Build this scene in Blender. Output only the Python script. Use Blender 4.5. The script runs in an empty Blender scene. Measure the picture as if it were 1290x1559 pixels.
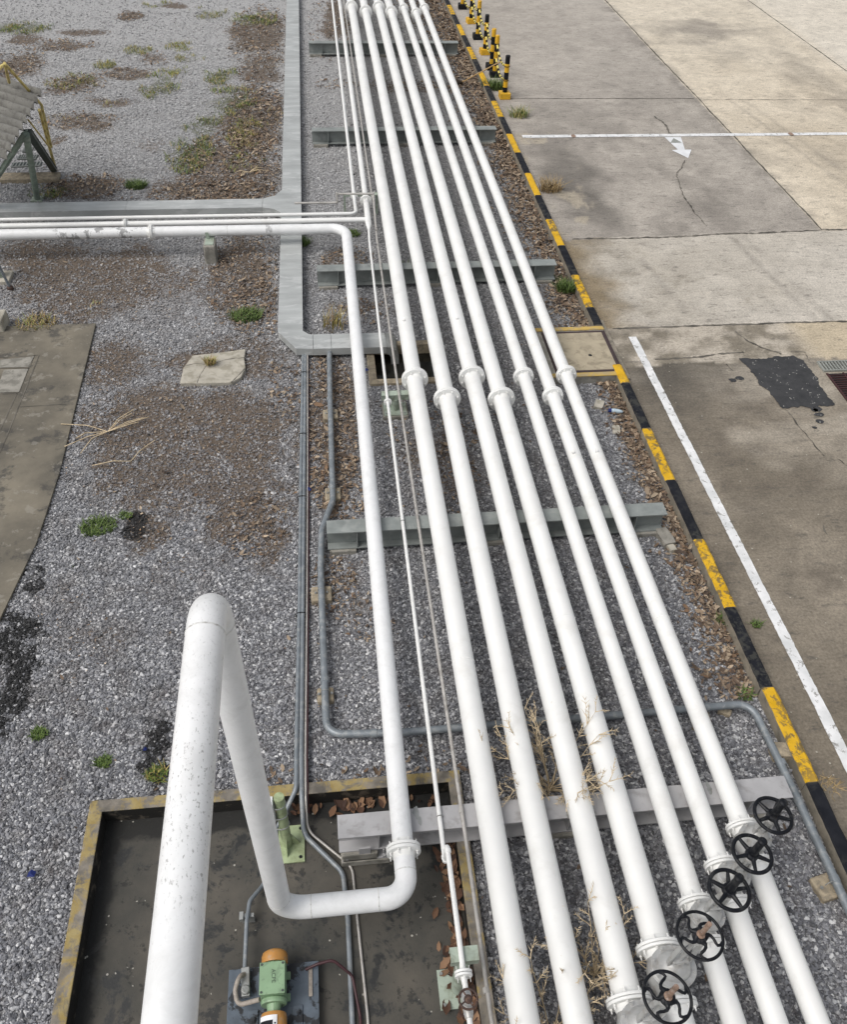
import bpy, bmesh, math, random
import numpy as np
from mathutils import Vector, Matrix

random.seed(7); rng = np.random.default_rng(7)
R = math.radians
sc = bpy.context.scene
COL = sc.collection
V = Vector

# ------------------------------------------------------------------ camera
H = 7.0
Fpx, CX, CY = 1291.0, 645.0, 779.5
MC = np.array([[0.99376229, 0.05397784, -0.09758532],
               [-0.10741625, 0.69847967, -0.70752237],
               [0.02997083, 0.7135913, 0.69992086]])
def ray(px, py): return MC @ np.array([px - CX, -(py - CY), -Fpx])
def G(px, py, z=0.0):
    """ground survey: where a sight line of the photograph meets height z"""
    r = ray(px, py); t = (z - H) / r[2]
    return V((float(r[0] * t), float(r[1] * t), z))
def GY(px, py, y):
    r = ray(px, py); t = y / r[1]
    return V((float(r[0] * t), y, float(H + r[2] * t)))

cam = bpy.data.cameras.new('camera'); co = bpy.data.objects.new('camera', cam); COL.objects.link(co)
cam.sensor_fit = 'HORIZONTAL'; cam.sensor_width = 36; cam.lens = 36 * Fpx / 1290; cam.clip_end = 3000; cam.clip_start = 0.05
m4 = Matrix.Identity(4)
for i in range(3):
    for j in range(3): m4[i][j] = MC[i, j]
m4[2][3] = H
co.matrix_world = m4
sc.camera = co

# ------------------------------------------------------------------ materials
class NT:
    def __init__(s, name):
        s.m = bpy.data.materials.new(name); s.m.use_nodes = True; s.t = s.m.node_tree; s.t.nodes.clear()
        s.out = s.n('ShaderNodeOutputMaterial'); s.b = s.n('ShaderNodeBsdfPrincipled')
        s.l(s.b.outputs[0], s.out.inputs[0])
    def n(s, typ, **kw):
        nd = s.t.nodes.new(typ)
        for k, v in kw.items(): setattr(nd, k, v)
        return nd
    def l(s, a, b): s.t.links.new(a, b)
    def setin(s, sock, v):
        if hasattr(v, 'is_output'): s.l(v, sock)
        else: sock.default_value = v
    def pos(s):
        if not hasattr(s, '_p'): s._p = s.n('ShaderNodeNewGeometry').outputs['Position']
        return s._p
    def obj(s): return s.n('ShaderNodeTexCoord').outputs['Object']
    def noise(s, scale, detail=4, rough=.55, vec=None, dist=0, col=False):
        nd = s.n('ShaderNodeTexNoise'); nd.inputs['Scale'].default_value = scale
        nd.inputs['Detail'].default_value = detail; nd.inputs['Roughness'].default_value = rough
        nd.inputs['Distortion'].default_value = dist
        s.l(vec if vec is not None else s.pos(), nd.inputs['Vector'])
        return nd.outputs['Color' if col else 0]
    def voro(s, scale, feat='F1', out='Distance', vec=None):
        nd = s.n('ShaderNodeTexVoronoi'); nd.feature = feat; nd.inputs['Scale'].default_value = scale
        s.l(vec if vec is not None else s.pos(), nd.inputs['Vector'])
        return nd.outputs[out]
    def ramp(s, fac, stops):
        nd = s.n('ShaderNodeValToRGB'); e = nd.color_ramp.elements
        while len(e) < len(stops): e.new(.5)
        for i, (p, c) in enumerate(stops):
            e[i].position = p; e[i].color = (*c, 1) if len(c) == 3 else c
        s.l(fac, nd.inputs[0]); return nd.outputs[0]
    def range(s, v, a, b, c=0., d=1.):
        nd = s.n('ShaderNodeMapRange'); nd.inputs[1].default_value = a; nd.inputs[2].default_value = b
        nd.inputs[3].default_value = c; nd.inputs[4].default_value = d
        s.l(v, nd.inputs[0]); return nd.outputs[0]
    def math(s, op, a, b=0.):
        nd = s.n('ShaderNodeMath', operation=op); s.setin(nd.inputs[0], a); s.setin(nd.inputs[1], b); return nd.outputs[0]
    def mix(s, fac, a, b, blend='MIX'):
        nd = s.n('ShaderNodeMix', data_type='RGBA', blend_type=blend)
        s.setin(nd.inputs[0], fac); s.setin(nd.inputs[6], (*a, 1) if isinstance(a, tuple) and len(a) == 3 else a)
        s.setin(nd.inputs[7], (*b, 1) if isinstance(b, tuple) and len(b) == 3 else b); return nd.outputs[2]
    def attr(s, name, typ='GEOMETRY', out='Color'):
        nd = s.n('ShaderNodeAttribute'); nd.attribute_name = name; nd.attribute_type = typ; return nd.outputs[out]
    def stretch(s, sx, sy, sz, vec=None):
        nd = s.n('ShaderNodeVectorMath', operation='MULTIPLY'); s.l(vec if vec is not None else s.pos(), nd.inputs[0])
        nd.inputs[1].default_value = (sx, sy, sz); return nd.outputs[0]
    def sep(s):
        nd = s.n('ShaderNodeSeparateXYZ'); s.l(s.pos(), nd.inputs[0]); return nd.outputs
    def bump(s, h, strength, dist=.01):
        nd = s.n('ShaderNodeBump'); nd.inputs['Strength'].default_value = strength; nd.inputs['Distance'].default_value = dist
        s.l(h, nd.inputs['Height']); s.l(nd.outputs[0], s.b.inputs['Normal'])
    def fin(s, col, rough=.6, metal=0., spec=None):
        s.setin(s.b.inputs['Base Color'], (*col, 1) if isinstance(col, tuple) and len(col) == 3 else col)
        s.setin(s.b.inputs['Roughness'], rough); s.b.inputs['Metallic'].default_value = metal
        if spec is not None: s.b.inputs['Specular IOR Level'].default_value = spec
        return s.m

def paint(name, c, rough=.45, metal=0., var=.12, vs=5., dirt=None, da=.5, ds=9., thr=(.58, .68), bump=.0, bs=60., spec=None, coord='pos', stretch=None):
    n = NT(name)
    vec = n.pos()
    if stretch: vec = n.stretch(*stretch)
    v = n.noise(vs, 5, .6, vec)
    lo = tuple(x * (1 - var * 1.4) for x in c); hi = tuple(min(1, x * (1 + var)) for x in c)
    col = n.mix(n.range(v, .3, .7), lo, hi)
    if dirt:
        d = n.range(n.noise(ds, 8, .65, vec, .4), thr[0] - .05, thr[1] - .07)
        col = n.mix(n.math('MULTIPLY', d, da), col, dirt)
    if bump: n.bump(n.noise(bs, 5, .6), bump, .004)
    rg = n.range(n.noise(vs * 2, 4), .3, .7, rough * .85, min(1, rough * 1.15))
    return n.fin(col, rg, metal, spec)

M = {}
M['white'] = paint('white_paint', (.79, .79, .77), .42, var=.035, vs=2.5, dirt=(.50, .48, .43), da=.30, ds=3.2, thr=(.60, .80), bump=.04, bs=90)
def riser_paint():
    n = NT('weathered_white_paint')
    v = n.noise(2.2, 5, .6)
    col = n.mix(n.range(v, .3, .7), (.76, .77, .77), (.82, .82, .82))
    # grey grime: streaky smears and small dark scratches
    hi = n.range(n.sep()[2], 3.7, 4.1, .22, 1.)
    sm = n.range(n.noise(7, 8, .72, None, .6), .47, .66)
    col = n.mix(n.math('MULTIPLY', sm, .20), col, (.40, .40, .38))
    patch = n.range(n.noise(1.6, 3), .42, .62)
    sp = n.math('MULTIPLY', n.range(n.noise(95, 5, .65, n.stretch(1, .5, 1)), .585, .64), patch)
    col = n.mix(n.math('MULTIPLY', n.math('MULTIPLY', sp, .55), hi), col, (.13, .12, .11))
    s2 = n.math('MULTIPLY', n.range(n.noise(23, 7, .78), .575, .66), n.range(n.noise(1.1, 2), .45, .6))
    col = n.mix(n.math('MULTIPLY', n.math('MULTIPLY', s2, .16), hi), col, (.30, .29, .27))
    # scraped grey patches on the far run that leaves to the left
    X, Y, Z = n.sep()
    box = n.math('MULTIPLY', n.math('MULTIPLY', n.range(X, -4.5, -4.2), n.range(X, -2.9, -3.1)), n.math('GREATER_THAN', Y, 12.))
    sc_ = n.math('MULTIPLY', box, n.range(n.noise(9, 5, .7, n.stretch(1, 1, .5)), .53, .56))
    col = n.mix(n.math('MULTIPLY', sc_, .85), col, (.24, .24, .24))
    band = n.math('MULTIPLY', n.math('MULTIPLY', n.range(X, -.98, -.96), n.range(X, -.86, -.88)), n.math('GREATER_THAN', Y, 12.))
    col = n.mix(n.math('MULTIPLY', n.math('MULTIPLY', band, n.range(n.noise(14), .42, .55)), .8), col, (.36, .36, .36))
    n.bump(n.noise(90, 5), .04, .004)
    return n.fin(col, .46)
M['riser'] = riser_paint()
M['weld'] = paint('weld_seam_paint', (.66, .66, .64), .5, var=.1, vs=20, dirt=(.16, .14, .12), da=.6, ds=30)
M['beam'] = paint('green_grey_steel_paint', (.235, .255, .245), .5, var=.18, vs=4, dirt=(.42, .42, .40), da=.35, ds=6, thr=(.55, .75), bump=.05)
M['beamlight'] = paint('pale_grey_steel_paint', (.40, .395, .40), .52, var=.12, vs=3, dirt=(.22, .21, .20), da=.5, ds=7, thr=(.6, .72), bump=.06)
M['galv'] = paint('galvanised_sheet', (.46, .475, .465), .46, .25, var=.14, vs=2.2, dirt=(.60, .61, .60), da=.6, ds=3.1, thr=(.60, .66), bump=.03, stretch=(.6, 2.2, 1))
M['galv2'] = paint('dull_galvanised_steel', (.33, .34, .33), .5, .3, var=.15, vs=6, dirt=(.16, .15, .13), da=.5, ds=8)
M['conduit'] = paint('grey_conduit', (.225, .25, .27), .45, .25, var=.16, vs=7, dirt=(.36, .37, .36), da=.5, ds=14, thr=(.58, .66))
M['thinpipe'] = paint('warm_grey_tube', (.47, .45, .42), .4, .2, var=.12, vs=9, dirt=(.2, .18, .15), da=.4, ds=12)
M['silver'] = paint('silver_paint', (.47, .47, .46), .42, .3, var=.12, vs=10, dirt=(.30, .27, .23), da=.45, ds=14, thr=(.56, .7), bump=.08, bs=120)
M['black'] = paint('black_paint', (.007, .008, .011), .42, spec=.25, var=.2, vs=14, bump=.05, dirt=(.05, .05, .05), da=.5, ds=20)
M['rust'] = paint('rusty_stem', (.30, .20, .145), .7, .2, var=.25, vs=25, dirt=(.42, .35, .31), da=.6, ds=30)
M['rustdark'] = paint('dark_rust', (.075, .045, .035), .75, .1, var=.4, vs=30, dirt=(.17, .10, .07), da=.7, ds=40)
M['yellow'] = paint('yellow_paint', (.66, .38, .015), .5, var=.12, vs=5, dirt=(.17, .12, .05), da=.6, ds=9, thr=(.58, .66), bump=.08)
M['bollyellow'] = paint('bollard_yellow', (.70, .40, .02), .42, var=.08, vs=5, dirt=(.3, .2, .05), da=.5, ds=12, thr=(.62, .72))
M['chainyellow'] = paint('pale_yellow_plastic', (.72, .60, .16), .4, var=.08)
M['blackband'] = paint('matt_black', (.008, .009, .012), .55, spec=.2, var=.2, vs=9, dirt=(.045, .042, .04), da=.5, ds=14)
M['railyellow'] = paint('pale_yellow_rail', (.66, .54, .20), .5, var=.15, vs=6, dirt=(.22, .13, .05), da=.6, ds=10, thr=(.55, .65))
M['palegreen'] = paint('pale_green_paint', (.36, .43, .25), .45, var=.14, vs=7, dirt=(.17, .19, .09), da=.55, ds=9, thr=(.52, .68))
M['greygreen'] = paint('grey_green_paint', (.36, .42, .35), .5, var=.14, vs=7, dirt=(.18, .19, .13), da=.5, ds=11, thr=(.55, .68))
M['darkgreen'] = paint('dark_grey_green_paint', (.055, .070, .062), .5, var=.2, vs=6)
M['midgreen'] = paint('dusty_green_paint', (.20, .25, .20), .5, var=.18, vs=6, dirt=(.36, .40, .34), da=.5, ds=5)
M['motorgreen'] = paint('motor_green_paint', (.235, .36, .215), .42, var=.08, vs=10, dirt=(.13, .19, .12), da=.5, ds=15, thr=(.58, .68))
M['orange'] = paint('orange_paint', (.50, .245, .065), .4, var=.12, vs=9, dirt=(.33, .30, .25), da=.5, ds=18, thr=(.6, .68))
M['steelblue'] = paint('slate_blue_steel', (.100, .125, .155), .5, .15, var=.22, vs=7, dirt=(.012, .012, .013), da=.9, ds=6, thr=(.58, .64), bump=.1)
M['labelwhite'] = paint('label_white', (.74, .75, .76), .5, var=.08)
M['ink'] = paint('marker_ink', (.05, .08, .05), .6, var=.1)
M['redcable'] = paint('dark_red_cable', (.055, .018, .022), .45, var=.2)
M['hose'] = paint('beige_hose', (.33, .29, .25), .6, var=.2, vs=30)
M['concrete'] = paint('weathered_concrete', (.30, .285, .25), .9, var=.2, vs=6, dirt=(.12, .115, .095), da=.6, ds=7, thr=(.52, .66), bump=.35, bs=70)
M['lightconcrete'] = paint('light_concrete', (.44, .41, .345), .9, var=.14, vs=5, dirt=(.22, .20, .15), da=.6, ds=6, thr=(.54, .68), bump=.3, bs=60)
M['tanconcrete'] = paint('tan_concrete', (.40, .345, .25), .9, var=.14, vs=5, dirt=(.20, .17, .12), da=.6, ds=6, thr=(.54, .68), bump=.3, bs=60)
M['fadedyellow'] = paint('faded_yellow_paint', (.52, .36, .10), .7, var=.15, vs=6, dirt=(.36, .29, .18), da=.8, ds=8, thr=(.5, .62))
M['brick'] = paint('tan_block', (.37, .31, .22), .9, var=.2, vs=14, dirt=(.16, .14, .11), da=.6, ds=16, thr=(.5, .65), bump=.5, bs=70)
M['water'] = paint('black_water', (.012, .012, .010), .12, var=.2, dirt=(.03, .028, .02), da=.5, ds=6)
M['asbestos'] = paint('weathered_fibre_cement', (.17, .165, .15), .9, var=.16, vs=5, dirt=(.085, .08, .07), da=.6, ds=12, thr=(.55, .68), bump=.3, bs=50)
M['wood'] = paint('pale_wood_stick', (.46, .30, .13), .7, var=.15)
M['bristle'] = paint('dark_bristle', (.06, .045, .03), .9, var=.3, vs=40)
M['darkframe'] = paint('dark_brown_angle', (.055, .035, .035), .6, var=.2)
M['redgrate'] = paint('dark_red_grating', (.05, .016, .016), .6, var=.3)
M['grate'] = paint('grey_grating', (.33, .34, .31), .5, .2, var=.15)
M['drainblack'] = paint('drain_shadow_black', (.012, .011, .010), .9)
M['blueplastic'] = paint('blue_plastic', (.010, .022, .14), .3, var=.1)
M['clearplastic'] = paint('clear_plastic', (.45, .55, .62), .25, var=.15, vs=20)

def worn_yellow(name, thr):
    n = NT(name)
    conc = n.mix(n.range(n.noise(7, 6), .35, .65), (.11, .10, .085), (.27, .24, .20))
    yel = n.mix(n.range(n.noise(12, 5), .35, .65), (.30, .215, .06), (.37, .29, .12))
    w = n.math('MULTIPLY', n.range(n.noise(5.5, 9, .72, None, .5), thr - .03, thr + .06), .85)
    # paint only remains on faces that look up
    col = n.mix(w, conc, yel)
    n.bump(n.noise(60, 6), .4, .006)
    return n.fin(col, .85)
M['wornyellow'] = worn_yellow('worn_yellow_on_concrete', .485)
M['wornyellow2'] = worn_yellow('flaking_yellow_on_concrete', .535)

def wall_black():
    n = NT('stained_bund_face')
    w = n.range(n.noise(6, 8, .7), .54, .62)
    col = n.mix(w, (.014, .013, .011), (.10, .085, .065))
    n.bump(n.noise(40, 6), .4, .006)
    return n.fin(col, .7)
M['wallblack'] = wall_black()

def pit_floor():
    n = NT('oily_dark_concrete')
    base = n.mix(n.range(n.noise(1.3, 6, .6), .35, .68), (.042, .042, .037), (.108, .096, .078))
    st = n.range(n.noise(3.4, 8, .72, None, .3), .54, .60)
    col = n.mix(n.math('MULTIPLY', st, .9), base, (.014, .015, .015))
    col = n.mix(n.math('MULTIPLY', n.range(n.noise(11, 7, .7), .57, .62), .7), col, (.018, .018, .017))
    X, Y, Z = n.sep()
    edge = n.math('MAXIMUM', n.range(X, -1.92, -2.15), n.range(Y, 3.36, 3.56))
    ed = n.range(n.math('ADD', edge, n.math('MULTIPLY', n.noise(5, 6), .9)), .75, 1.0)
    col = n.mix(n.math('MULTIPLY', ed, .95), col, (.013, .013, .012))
    sp = n.range(n.voro(20), .20, .14)
    gate = n.math('GREATER_THAN', n.noise(9, 1), .66)
    col = n.mix(n.math('MULTIPLY', n.math('MULTIPLY', sp, gate), .8), col, (.45, .43, .38))
    n.bump(n.noise(45, 6), .25, .006)
    return n.fin(col, n.range(st, 0, 1, .8, .45))
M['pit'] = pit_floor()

def gravel_base():
    n = NT('gravel_ground')
    vec = n.pos()
    rnd = n.n('ShaderNodeTexVoronoi'); rnd.inputs['Scale'].default_value = 54; n.l(vec, rnd.inputs['Vector'])
    bw = n.n('ShaderNodeSeparateColor'); n.l(rnd.outputs['Color'], bw.inputs[0])
    tone = n.ramp(bw.outputs[0], [(0, (.06, .06, .065)), (.45, (.18, .182, .19)), (.8, (.33, .333, .34)), (1, (.60, .60, .60))])
    col = n.mix(n.range(n.noise(.9, 4), .3, .7, 0, .35), tone, (.20, .195, .19), 'MIX')
    far = n.math('MAXIMUM', n.range(n.sep()[1], 8, 26, 0, .6), 0)  # brightness gradient of the light painted in: base paler with distance
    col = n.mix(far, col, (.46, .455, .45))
    # soil and old leaf mould showing between the stones
    soil = n.mix(n.range(n.noise(38, 6, .7), .35, .65), (.060, .047, .037), (.20, .158, .122))
    d = n.attr('dirt', out='Fac')
    dm = n.range(n.math('ADD', d, n.math('MULTIPLY', n.math('SUBTRACT', n.noise(14, 7, .7), .5), 1.5)), .42, .62)
    col = n.mix(dm, col, soil)
    oil = n.attr('oil', out='Fac')
    om = n.range(n.math('ADD', oil, n.math('MULTIPLY', n.math('SUBTRACT', n.noise(9, 6, .7), .5), .9)), .4, .65)
    col = n.mix(n.math('MULTIPLY', om, .92), col, (.012, .012, .012))
    g = n.attr('green', out='Fac')
    gm = n.range(n.math('ADD', g, n.math('MULTIPLY', n.math('SUBTRACT', n.noise(17, 6, .7), .5), 1.4)), .5, .75)
    col = n.mix(n.math('MULTIPLY', gm, .7), col, (.085, .095, .035))
    n.bump(n.voro(54), .9, .012)
    return n.fin(col, .85)
M['gravel'] = gravel_base()

def stone_mat():
    n = NT('crushed_stone')
    oi = n.n('ShaderNodeObjectInfo').outputs['Random']
    col = n.ramp(oi, [(0, (.066, .068, .076)), (.28, (.142, .146, .162)), (.58, (.238, .243, .262)), (.82, (.375, .379, .394)), (1, (.72, .72, .72))])
    col = n.mix(n.range(n.noise(70, 4), .35, .7, 0, .4), col, (.19, .185, .19))
    col = n.mix(n.attr('far_light', 'INSTANCER', 'Fac'), col, (.46, .455, .45))  # farther stones mixed paler, a light gradient held in their colour
    d = n.attr('stain', 'INSTANCER', 'Fac')
    col = n.mix(n.math('MULTIPLY', d, .45), col, (.11, .08, .058))
    o = n.attr('oily', 'INSTANCER', 'Fac')
    col = n.mix(n.math('MULTIPLY', o, .95), col, (.010, .010, .010))
    return n.fin(col, .75)
M['stone'] = stone_mat()

def attr_mat(name, rough=.8, trans=0.):
    n = NT(name)
    c = n.attr('tint')
    return n.fin(c, rough)
M['leaf'] = attr_mat('dry_leaf'); M['blade'] = attr_mat('grass_blade', .7); M['twig'] = attr_mat('dry_twig')

def road_mat():
    n = NT('road_concrete')
    c = n.attr('tint')
    f = n.range(n.noise(34, 8, .7), .35, .65, .74, 1.24)
    brush = n.range(n.noise(3.2, 8, .72, n.stretch(.9, 9, 1)), .35, .65, .90, 1.09)
    blot = n.range(n.noise(2.1, 9, .72, None, .5), .35, .65, .84, 1.13)
    g = n.math('MULTIPLY', n.math('MULTIPLY', f, brush), blot)
    hs = n.n('ShaderNodeMix', data_type='RGBA', blend_type='MULTIPLY'); hs.inputs[0].default_value = 1
    n.l(c, hs.inputs[6]); cc = n.n('ShaderNodeCombineColor')
    for i in range(3): n.l(g, cc.inputs[i])
    n.l(cc.outputs[0], hs.inputs[7])
    col = hs.outputs[2]
    sp = n.math('MULTIPLY', n.range(n.voro(11), .13, .09), n.math('GREATER_THAN', n.noise(5, 1), .58))
    col = n.mix(n.math('MULTIPLY', sp, .55), col, (.55, .52, .45))
    dk = n.math('MULTIPLY', n.range(n.noise(6, 8, .75, n.stretch(.7, 1.8, 1)), .56, .62), .5)
    col = n.mix(dk, col, (.075, .07, .062))
    n.bump(n.noise(55, 8, .7), .35, .006)
    return n.fin(col, .88)
M['road'] = road_mat()

def line_mat():
    n = NT('road_line_paint')
    col = n.mix(n.range(n.noise(5, 7), .35, .65), (.60, .61, .61), (.80, .80, .80))
    a = n.range(n.noise(11, 9, .75, None, .4), .555, .60)
    col = n.mix(n.math('MULTIPLY', a, .8), col, (.20, .19, .17))
    return n.fin(col, .75)
M['line'] = line_mat()
def crack_mat():
    n = NT('crack_dark'); return n.fin(n.mix(n.range(n.noise(3, 6), .4, .6), (.07, .064, .054), (.17, .155, .13)), .95)
M['crack'] = crack_mat()
def patch_mat():
    n = NT('asphalt_patch')
    col = n.mix(n.range(n.noise(5, 8, .7), .3, .7), (.022, .023, .025), (.055, .055, .057))
    sp = n.math('MULTIPLY', n.range(n.voro(24), .26, .18), n.math('GREATER_THAN', n.noise(7, 1), .56))
    col = n.mix(n.math('MULTIPLY', sp, .7), col, (.42, .41, .38))
    n.bump(n.noise(70, 6), .5, .006)
    return n.fin(col, .85)
M['patch'] = patch_mat()
def pad_mat():
    n = NT('dark_pad_concrete')
    col = n.mix(n.range(n.noise(1.1, 7, .65), .34, .66), (.10, .09, .072), (.215, .19, .145))
    col = n.mix(n.math('MULTIPLY', n.range(n.noise(2.6, 7, .7), .54, .62), .7), col, (.045, .044, .042))
    col = n.mix(n.math('MULTIPLY', n.range(n.noise(6, 8, .7), .57, .61), .5), col, (.28, .26, .22))
    n.bump(n.noise(60, 7), .25, .006)
    return n.fin(col, .85)
M['pad'] = pad_mat()
def kerb_mat():
    n = NT('kerb_concrete')
    col = n.mix(n.range(n.noise(5, 7, .65), .34, .66), (.17, .155, .125), (.33, .29, .23))
    col = n.mix(n.math('MULTIPLY', n.range(n.noise(9, 8, .7), .56, .68), .6), col, (.10, .09, .07))
    n.bump(n.noise(60, 7), .3, .006)
    return n.fin(col, .9)
M['kerb'] = kerb_mat()
def kerb_paint(name, c, c2):
    n = NT(name)
    col = n.mix(n.range(n.noise(6, 6), .35, .65), c, c2)
    w = n.math('MULTIPLY', n.range(n.noise(8, 9, .74, None, .4), .49, .55), n.range(n.noise(.9, 2), .40, .55))
    col = n.mix(n.math('MULTIPLY', w, .85), col, (.13, .105, .06) if c[0] > .1 else (.05, .05, .045))
    n.bump(n.noise(50, 6), .2, .005)
    return n.fin(col, .65, 0, .2)
M['kyellow'] = kerb_paint('kerb_yellow', (.60, .345, .012), (.70, .42, .03))
M['kblack'] = kerb_paint('kerb_black', (.007, .008, .012), (.016, .017, .022))

# ------------------------------------------------------------------ mesh helpers
class MB:
    def __init__(s): s.v = []; s.f = []; s.mi = []; s.sm = []
    def add(s, vs, fs, mi=0, sm=False):
        o = len(s.v); s.v += [tuple(p) for p in vs]
        for f in fs: s.f.append(tuple(i + o for i in f)); s.mi.append(mi); s.sm.append(sm)
    def box(s, x0, x1, y0, y1, z0, z1, mi=0):
        s.add([(x0, y0, z0), (x1, y0, z0), (x1, y1, z0), (x0, y1, z0), (x0, y0, z1), (x1, y0, z1), (x1, y1, z1), (x0, y1, z1)],
              [(0, 3, 2, 1), (4, 5, 6, 7), (0, 1, 5, 4), (1, 2, 6, 5), (2, 3, 7, 6), (3, 0, 4, 7)], mi); return s
    def obox(s, a, b, w, h, mi=0, up=(0, 0, 1)):
        """bar from a to b, w across, h along up"""
        a, b = V(a), V(b); d = (b - a).normalized(); u = V(up); u = (u - d * u.dot(d)).normalized(); r = d.cross(u)
        vs = [p + r * (w / 2 * i) + u * (h / 2 * j) for p in (a, b) for i, j in ((-1, -1), (1, -1), (1, 1), (-1, 1))]
        s.add(vs, [(0, 1, 2, 3)[::-1], (4, 5, 6, 7), (0, 1, 5, 4), (1, 2, 6, 5), (2, 3, 7, 6), (3, 0, 4, 7)], mi); return s
    def tube(s, pts, r, n=16, mi=0, caps=True, radii=None):
        pts = [V(p) for p in pts]; N = len(pts)
        t0 = (pts[1] - pts[0]).normalized()
        u = t0.orthogonal().normalized(); vs = []
        for i in range(N):
            if i == 0: t = t0
            elif i == N - 1: t = (pts[i] - pts[i - 1]).normalized()
            else: t = ((pts[i + 1] - pts[i]).normalized() + (pts[i] - pts[i - 1]).normalized()).normalized()
            u = (u - t * u.dot(t)).normalized(); w = t.cross(u); rr = radii[i] if radii else r
            for k in range(n):
                a = 2 * math.pi * k / n; vs.append(pts[i] + (u * math.cos(a) + w * math.sin(a)) * rr)
        fs = [(i * n + k, i * n + (k + 1) % n, (i + 1) * n + (k + 1) % n, (i + 1) * n + k) for i in range(N - 1) for k in range(n)]
        s.add(vs, fs, mi, True)
        if caps:
            s.add(vs[:n], [tuple(range(n))[::-1]], mi); s.add(vs[-n:], [tuple(range(n))], mi)
        return s
    def lathe(s, prof, o=(0, 0, 0), axis=(0, 0, 1), n=24, mi=0, smooth=False, sy=1.0):
        """prof: (radius, height along axis)"""
        o = V(o); ax = V(axis).normalized(); u = (V((1, 0, 0)) if abs(ax.x) < .9 else V((0, 1, 0))); u = (u - ax * u.dot(ax)).normalized(); w = ax.cross(u)
        vs = []
        for r, h in prof:
            for k in range(n):
                a = 2 * math.pi * k / n; vs.append(o + ax * h + (u * math.cos(a) + w * math.sin(a) * sy) * max(r, 1e-4))
        fs = [(i * n + k, i * n + (k + 1) % n, (i + 1) * n + (k + 1) % n, (i + 1) * n + k) for i in range(len(prof) - 1) for k in range(n)]
        s.add(vs, fs, mi, smooth)
        s.add(vs[:n], [tuple(range(n))[::-1]], mi); s.add(vs[-n:], [tuple(range(n))], mi)
        return s
    def prism(s, poly, z0, z1, mi=0):
        n = len(poly)
        s.add([(x, y, z0) for x, y in poly] + [(x, y, z1) for x, y in poly],
              [tuple(range(n))[::-1], tuple(range(n, 2 * n))] + [(i, (i + 1) % n, n + (i + 1) % n, n + i) for i in range(n)], mi); return s
    def build(s, name, mats, parent=None, bevel=0., seg=2, off=None):
        me = bpy.data.meshes.new(name)
        if not isinstance(mats, (list, tuple)): mats = [mats]
        o = off if off is not None else (parent['_o'] if parent is not None and '_o' in parent else (0, 0, 0))
        vs = [(p[0] - o[0], p[1] - o[1], p[2] - o[2]) for p in s.v]
        me.from_pydata(vs, [], s.f)
        for m_ in mats: me.materials.append(m_)
        me.polygons.foreach_set('material_index', s.mi); me.polygons.foreach_set('use_smooth', s.sm)
        if bevel:
            bm = bmesh.new(); bm.from_mesh(me)
            bmesh.ops.remove_doubles(bm, verts=bm.verts, dist=1e-5)
            bmesh.ops.recalc_face_normals(bm, faces=bm.faces)
            ed = [e for e in bm.edges if len(e.link_faces) == 2 and e.calc_face_angle(0) > .6]
            bmesh.ops.bevel(bm, geom=ed, offset=bevel, segments=seg, affect='EDGES', profile=.5)
            bm.to_mesh(me); bm.free()
        else:
            me.update()
        ob = bpy.data.objects.new(name, me); COL.objects.link(ob)
        if parent is not None:
            ob.parent = parent
            ob['_o'] = (0., 0., 0.) if off is not None else tuple(o)
        return ob

def fillet(pts, rad, seg=8):
    pts = [V(p) for p in pts]; out = [pts[0]]
    for i in range(1, len(pts) - 1):
        a, b, c = pts[i - 1], pts[i], pts[i + 1]
        r = rad[i - 1] if isinstance(rad, (list, tuple)) else rad
        d1 = (a - b).normalized(); d2 = (c - b).normalized(); ang = d1.angle(d2)
        if ang > math.pi - .02 or r <= 0: out.append(b); continue
        t = min(r / math.tan(ang / 2), .49 * (a - b).length, .49 * (c - b).length); rr = t * math.tan(ang / 2)
        cen = b + (d1 + d2).normalized() * (rr / math.sin(ang / 2))
        p0, p1 = b + d1 * t, b + d2 * t; v0, v1 = p0 - cen, p1 - cen; th = v0.angle(v1)
        for k in range(seg + 1):
            f = k / seg
            out.append(cen + (v0 * math.sin((1 - f) * th) + v1 * math.sin(f * th)) / math.sin(th))
    out.append(pts[-1]); return out

def subdiv(pts, step=1.0):
    out = [V(pts[0])]
    for a, b in zip(pts[:-1], pts[1:]):
        a, b = V(a), V(b); n = max(1, int((b - a).length / step))
        for k in range(1, n + 1): out.append(a.lerp(b, k / n))
    return out

def tag(o, label=None, cat=None, group=None, kind=None):
    if label: o['label'] = label
    if cat: o['category'] = cat
    if group: o['group'] = group
    if kind: o['kind'] = kind
    return o
def thing(name, label, cat, loc=(0, 0, 0), group=None, rz=0.):
    o = bpy.data.objects.new(name, None); COL.objects.link(o); o.location = loc; o.rotation_euler = (0, 0, rz); o.empty_display_size = .2
    o['_o'] = tuple(loc) if rz == 0 else (0., 0., 0.)
    return tag(o, label, cat, group)
def struct(mb, name, mats, bevel=0.): return tag(mb.build(name, mats, None, bevel), kind='structure')
def dup(o, parent=None):
    c = o.copy(); COL.objects.link(c)
    if parent is not None: c.parent = parent
    for ch in list(o.children): dup(ch, c)
    return c

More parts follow.
